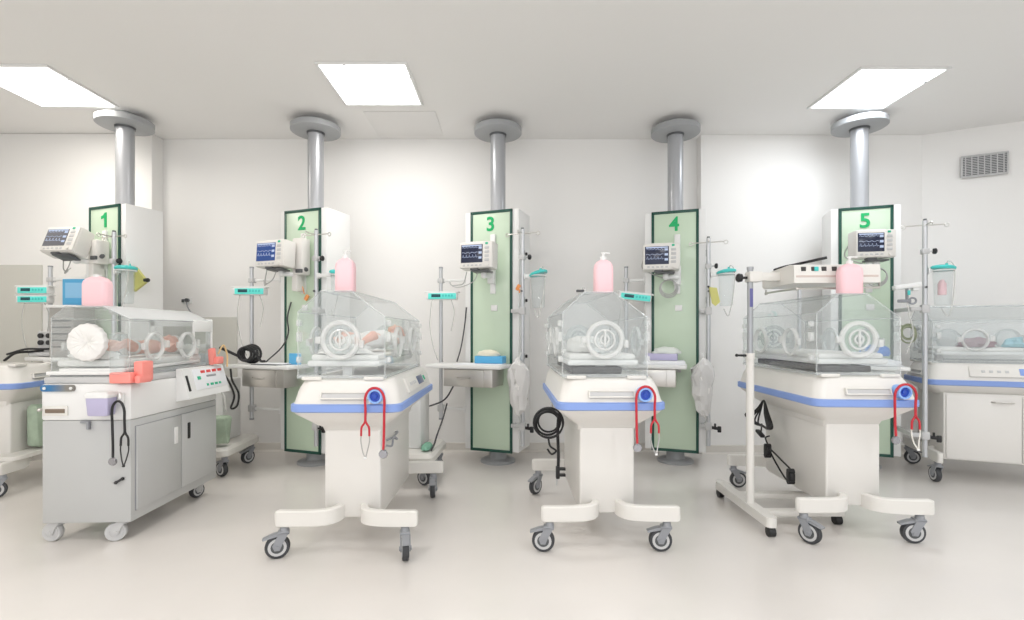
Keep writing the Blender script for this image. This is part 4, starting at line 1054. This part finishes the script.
# rail with clips on the side of the incubator before tower 2
b = MB(); b.tube([(-0.667, 2.66, 0.595), (-0.647, 2.70, 0.60), (-0.647, 2.82, 0.605), (-0.667, 2.86, 0.60)], 0.006, 6); b.tube([(-0.667, 2.64, 0.57), (-0.640, 2.66, 0.565), (-0.645, 2.72, 0.60), (-0.640, 2.78, 0.575), (-0.667, 2.80, 0.58)], 0.006, 6)
o = b.build('clip_rail', MGREY); o.location.z = -0.05; tag(o, 'small bent grey clip rail on the pedestal before the tower numbered 2', 'rail')

# ---------------------------------------------------------------- trolleys behind the incubators
def trolley(label, x, y, rz, body_x, h, pack):
    t = thing('equipment_trolley', label, 'trolley', (x, y, 0), rz, 'low equipment trolleys')
    b = MB(); b.ring_loft([[(px, py, z) for px, py in rrect(w, l, 0.05)] for z, w, l in ((0.165, 0.48, 0.56), (0.175, 0.50, 0.58), (0.215, 0.50, 0.58), (0.24, 0.46, 0.54))]); b.build('platform', IVORY, t)
    for px, py, yw in ((-0.20, -0.22, 190), (0.20, -0.22, 150), (-0.20, 0.22, 200), (0.20, 0.22, 240)): caster(t, px, py, yw, r=0.058, top=0.17)
    b = MB(); b.box((body_x, 0.06, 0.24 + h / 2), (0.30, 0.30, h), 0.012); b.build('body', WHITE, t)
    return t
trolley('white equipment trolley carrying a green pack between the towers numbered 1 and 2', -2.44, 4.06, 3, -0.03, 0.50, True)
trolley('white equipment trolley with green cloth half hidden beyond the red stethoscope incubator', -0.80, 3.86, -3, -0.03, 0.50, True)
b = MB(); b.box((0, 0, 0.105), (0.20, 0.10, 0.21), 0.02); b.rough(0.02, 12, 3)
o = b.build('green_pack', PGREEN); o.location = (-2.285, 3.835, 0.262); o.rotation_euler = (0, 0, R(10)); tag(o, 'pale green pack standing on the trolley beside the grey cabinet incubator', 'pack')
crumple('green_cloth', 'folded green cloth on the trolley beyond the red stethoscope incubator', (-0.637, 3.75, 0.25), (0.08, 0.22, 0.035), 0, GREENCLOTH, 4, 0.12, 'cloth')
b = MB(); b.box((0, 0, 0.15), (0.20, 0.08, 0.30), 0.025); b.rough(0.03, 9, 8)
o = b.build('green_bag', PGREEN); o.location = (-3.52, 3.73, 0.285); o.rotation_euler = (0, 0, R(97)); tag(o, 'pale green bag standing on the base of the edge-cut incubator', 'bag')
# black breathing hose tangle at the end of the shelf by tower 2
b = MB()
q = tw(1, -0.43, -0.33, 0.87)
for k in range(4): b.torus((q[0] + 0.01 * k, q[1] - 0.02 + 0.02 * k, q[2] + 0.075), 0.055 + 0.006 * k, 0.011, 'y', 22, 7)
b.tube([(q[0] - 0.02, q[1], q[2] + 0.12), (q[0] + 0.07, q[1], q[2] + 0.09), (q[0] + 0.12, q[1], q[2] + 0.02), (q[0] + 0.15, q[1] + 0.02, q[2] + 0.014)], 0.011, 8)
b.tube([(q[0] - 0.04, q[1] - 0.01, q[2] + 0.05), (q[0] - 0.13, q[1] - 0.04, q[2] + 0.10), (q[0] - 0.19, q[1] - 0.05, q[2] + 0.13)], 0.012, 8)
o = b.build('breathing_hose', mat('black_hose', (0.02, 0.02, 0.022), 0.4, bump=0.5, bscale=200)); tag(o, 'tangled black breathing hose on the shelf by the tower numbered 2', 'hose')
o = MB().tube([(q[0] - 0.05, q[1] - 0.14, 0.83), (q[0] - 0.02, q[1] - 0.17, 0.74), (q[0] + 0.03, q[1] - 0.17, 0.64), (q[0] + 0.02, q[1] - 0.17, 0.54), (q[0] - 0.03, q[1] - 0.17, 0.52), (q[0] - 0.01, q[1] - 0.16, 0.62), (q[0] - 0.07, q[1] - 0.15, 0.75), (q[0] - 0.16, q[1] - 0.12, 0.84)], 0.008, 8).build('dark_hose', BLACK)
tag(o, 'thin black hose loop hanging between the grey cabinet incubator and the steel drawer', 'hose')
o = MB().tube([(q[0] - 0.20, q[1] - 0.16, 0.98), (q[0] - 0.12, q[1] - 0.20, 0.92), (q[0] - 0.07, q[1] - 0.22, 0.82), (q[0] - 0.085, q[1] - 0.22, 0.70), (q[0] - 0.05, q[1] - 0.22, 0.60), (q[0] - 0.04, q[1] - 0.22, 0.50)], 0.010, 8).build('pale_hose', mat('pale_grey_hose', (0.6, 0.6, 0.58), 0.5))
tag(o, 'pale ribbed hose hanging beside the control box of the grey cabinet incubator', 'hose')

# ---------------------------------------------------------------- things on the shelves
SH = 0.866
def boxy(name, lab, i, lx, ly, z, d, m, rz=0, cat='box', bev=0.006, group=None):
    o = MB().box((0, 0, d[2] / 2), d, bev).build(name, m); o.location = tw(i, lx, ly, z); o.rotation_euler = (0, 0, R(TRZ + rz)); return tag(o, lab, cat, group)
boxy('glove_box', 'bright blue box on the shelf of the tower numbered 3', 2, 0.04, -0.27, SH + 0.006, (0.24, 0.11, 0.06), CYAN, 3)
crumple('cloth_pad', 'cream cloth pad on the blue box by the tower numbered 3', tw(2, 0.02, -0.27, SH + 0.066), (0.20, 0.11, 0.05), TRZ, CREAMCLOTH, 3, 0.15, 'cloth')
boxy('paper_stack', 'white papers under the blue box on the shelf numbered 3', 2, -0.02, -0.34, SH, (0.38, 0.22, 0.005), PAPER, 5, 'papers', 0.001)
boxy('glove_box', 'lilac box on the shelf of the tower numbered 4', 3, -0.10, -0.27, SH + 0.03, (0.25, 0.12, 0.055), LILAC, -2)
crumple('cloth_pad', 'pale green and white cloth heaped on the lilac box', tw(3, -0.06, -0.27, SH + 0.085), (0.22, 0.12, 0.055), TRZ, mat('pale_cloth', (0.74, 0.78, 0.74), 0.9), 9, 0.2, 'cloth')
boxy('paper_stack', 'thick stack of papers under the lilac box', 3, -0.08, -0.32, SH, (0.32, 0.24, 0.028), PAPER, 4, 'papers', 0.002)
boxy('notebook', 'upright blue notebook on the shelf of the tower numbered 2', 1, 0.06, -0.30, SH, (0.11, 0.02, 0.09), CYAN, 0, 'notebook', 0.003)
t = thing('clipboard', 'dark clipboard with white sheet on the shelf of the tower numbered 2', 'clipboard', tw(1, -0.12, -0.38, SH), TRZ + 4)
MB().box((0, 0, 0.003), (0.24, 0.15, 0.005), 0.002).build('board', DGREY, t)
MB().box((0.02, 0.03, 0.008), (0.26, 0.14, 0.004), 0.001).build('sheet', PAPER, t)
crumple('cloth_pad', 'white cloth on the shelf of the tower numbered 5', tw(4, 0.03, -0.36, SH), (0.30, 0.22, 0.06), TRZ, PAPER, 15, 0.25, 'cloth')
crumple('blue_wrap', 'blue wrap on the shelf of the tower numbered 5', tw(4, 0.0, -0.36, SH + 0.075), (0.20, 0.12, 0.09), TRZ, mat('blue_wrap', (0.06, 0.22, 0.62), 0.6), 19, 0.25, 'wrap')
# tower 1 shelf: valve block, grey unit and blue board
t = thing('valve_block', 'grey valve block with six black knobs on the shelf of the tower numbered 1', 'valve block', tw(0, -0.33, -0.33, 0.934), TRZ + 20)
b = MB(); b.box((0, 0.03, 0.10), (0.20, 0.12, 0.20), 0.008); b.box((0, -0.01, 0.02), (0.22, 0.16, 0.03), 0.006); b.build('body', LGREY, t)
for r_ in range(2):
    for k in range(3):
        b = MB(); b.lathe([(0.012, -0.028), (0.019, -0.032), (0.019, -0.048), (0.014, -0.052), (0.001, -0.052)], (-0.065 + k * 0.065, 0, 0.165 - r_ * 0.055), 'y', 14); b.build('knob', BLACK, t)
b = MB()
b.tube([(-0.05, -0.035, 0.05), (-0.08, -0.09, 0.04), (-0.20, -0.10, 0.03), (-0.33, -0.06, -0.03)], 0.010, 8); b.tube([(0.04, -0.035, 0.06), (0.0, -0.10, 0.06), (-0.10, -0.13, 0.06), (-0.25, -0.12, 0.02)], 0.008, 8)
b.build('hose', BLACK, t)
t = thing('electronics_unit', 'grey metal electronics unit on the shelf of the tower numbered 1', 'electronics unit', tw(0, -0.085, -0.33, 0.934), TRZ + 20)
b = MB(); b.box((0, 0.0, 0.19), (0.19, 0.20, 0.38), 0.008); b.build('casing', mat('warm_grey_metal', (0.36, 0.35, 0.33), 0.45), t)
b = MB()
for k in range(5): b.box((0, -0.101, 0.08 + k * 0.05), (0.15, 0.006, 0.012), 0.002)
b.build('louvre', DGREY, t)
b = MB(); b.box((0, 0, 0.39), (0.24, 0.22, 0.022), 0.006); b.build('top_tray', WHITE, t)
t = thing('blue_board', 'bright blue board standing on the grey electronics unit', 'board', tw(0, -0.085, -0.31, 0.934 + 0.402), TRZ + 20)
MB().box((0, 0, 0.105), (0.20, 0.015, 0.21), 0.004).build('panel', CYAN, t)
MB().box((0.0, -0.009, 0.12), (0.15, 0.004, 0.12), 0.002).build('sheet', mat('pale_blue_sheet', (0.28, 0.56, 0.82), 0.5), t)
# yellow pouches on towers 1 and 4
for i, lx, ly, z, w, lab in ((0, 0.335, -0.10, 1.62, 0.5, 'yellow folded pouch hanging beside the tower numbered 1'), (3, 0.30, -0.245, 1.49, 0.0, 'yellow green pouch hung on the drip pole of the tower numbered 4')):
    t = thing('yellow_pouch', lab, 'pouch', tw(i, lx, ly, z), TRZ, 'yellow pouches')
    if i == 0: poly = [(-0.06, 0.02), (-0.045, 0.03), (0.075, -0.075), (0.08, -0.095), (0.06, -0.105), (-0.06, -0.165)]
    else: poly = [(-0.035, 0.0), (0.02, -0.005), (0.05, -0.12), (0.015, -0.155), (-0.015, -0.13)]
    b = MB(); b.prism(poly, -0.010, 0.010, 'y'); b.rough(0.006, 20, i); b.build('pouch', YELLOW, t)
    b = MB(); b.cyl((0.06 if i == 0 else -0.03, 0, -0.08 if i == 0 else -0.005), (0.095 if i == 0 else -0.045, 0, -0.08 if i == 0 else 0.01), 0.016 if i == 0 else 0.008, seg=12); b.build('knob', BLACK, t)
# flow regulator on tower 5
t = thing('flow_regulator', 'white flow regulator arm between the tower numbered 5 and its drip pole', 'regulator', tw(4, 0.180, -0.45, 1.47), TRZ)
b = MB(); b.box((0.0, 0, 0), (0.17, 0.07, 0.035), 0.008, rot=(0, -0.12, 0)); b.box((0.05, 0, -0.01), (0.04, 0.05, 0.05), 0.006); b.build('arm', WHITE, t)
b = MB(); b.box((0, -0.037, -0.05), (0.018, 0.012, 0.035), 0.003); b.build('tag', TEAL, t)
b = MB(); b.cyl((-0.06, -0.01, -0.11), (0.02, -0.01, -0.11), 0.012, seg=12); b.torus((0.03, -0.012, -0.11), 0.022, 0.007, 'y', 18, 6); b.cyl((0.0, 0, -0.10), (0.0, 0, -0.01), 0.010, seg=10); b.build('valve', MGREY, t)
b = MB(); b.tube([(0.0, -0.01, -0.12), (0.01, -0.02, -0.22), (0.03, -0.03, -0.36), (-0.01, -0.02, -0.50)], 0.005, 6); b.build('tubing', TUBECLEAR, t)
# moss green tubing coil by tower 5
b = MB()
q = tw(4, 0.235, -0.30, 1.12)
for k in range(5): b.torus((q[0] + 0.012 * k - 0.02, q[1] - 0.03 + 0.014 * k, q[2] + 0.016 * math.sin(k * 2.2)), 0.05 + 0.006 * (k % 3), 0.006, 'y', 20, 6)
b.cyl((q[0], q[1] - 0.02, q[2] + 0.05), (q[0] - 0.01, q[1] + 0.105, q[2] + 0.06), 0.006, seg=8)
o = b.build('tubing_coil', mat('moss_tubing', (0.30, 0.33, 0.22), 0.5)); tag(o, 'moss green tubing coil hanging beside the tower numbered 5', 'tubing')

# small wall socket with hanging lead
t = thing('wall_socket', 'small wall socket with a hanging lead between the towers numbered 1 and 2', 'socket', (-3.07, YB, 1.425), 0)
b = MB(); b.box((0, -0.008, 0), (0.085, 0.016, 0.06), 0.005); b.build('plate', WHITE, t)
b = MB(); b.cyl((0.012, -0.04, 0.005), (0.012, -0.014, 0.005), 0.018, seg=12); b.box((-0.03, -0.022, 0.0), (0.022, 0.016, 0.03), 0.004); b.build('plug', DGREY, t)
b = MB(); b.tube([(0.012, -0.035, -0.01), (0.02, -0.03, -0.06), (0.045, -0.02, -0.11), (0.10, -0.02, -0.165), (0.16, -0.02, -0.175)], 0.005, 7); b.build('lead', MGREY, t)
# temperature probe holder on the hood between towers 3 and 4
p = inc_pt(0.51, 2.495, 0.4, -0.10, 0.28)
t = thing('probe_holder', 'small white and grey probe holder on the hood beside the pink pump bottle', 'probe holder', (*p, 1.334), 0)
b = MB(); b.lathe([(0.03, 0), (0.03, 0.006), (0.012, 0.012), (0.010, 0.04), (0.001, 0.041)], seg=16); b.build('stand', PORT, t)
b = MB(); b.box((-0.02, -0.002, 0.022), (0.045, 0.02, 0.014), 0.004); b.build('sensor', DGREY, t)
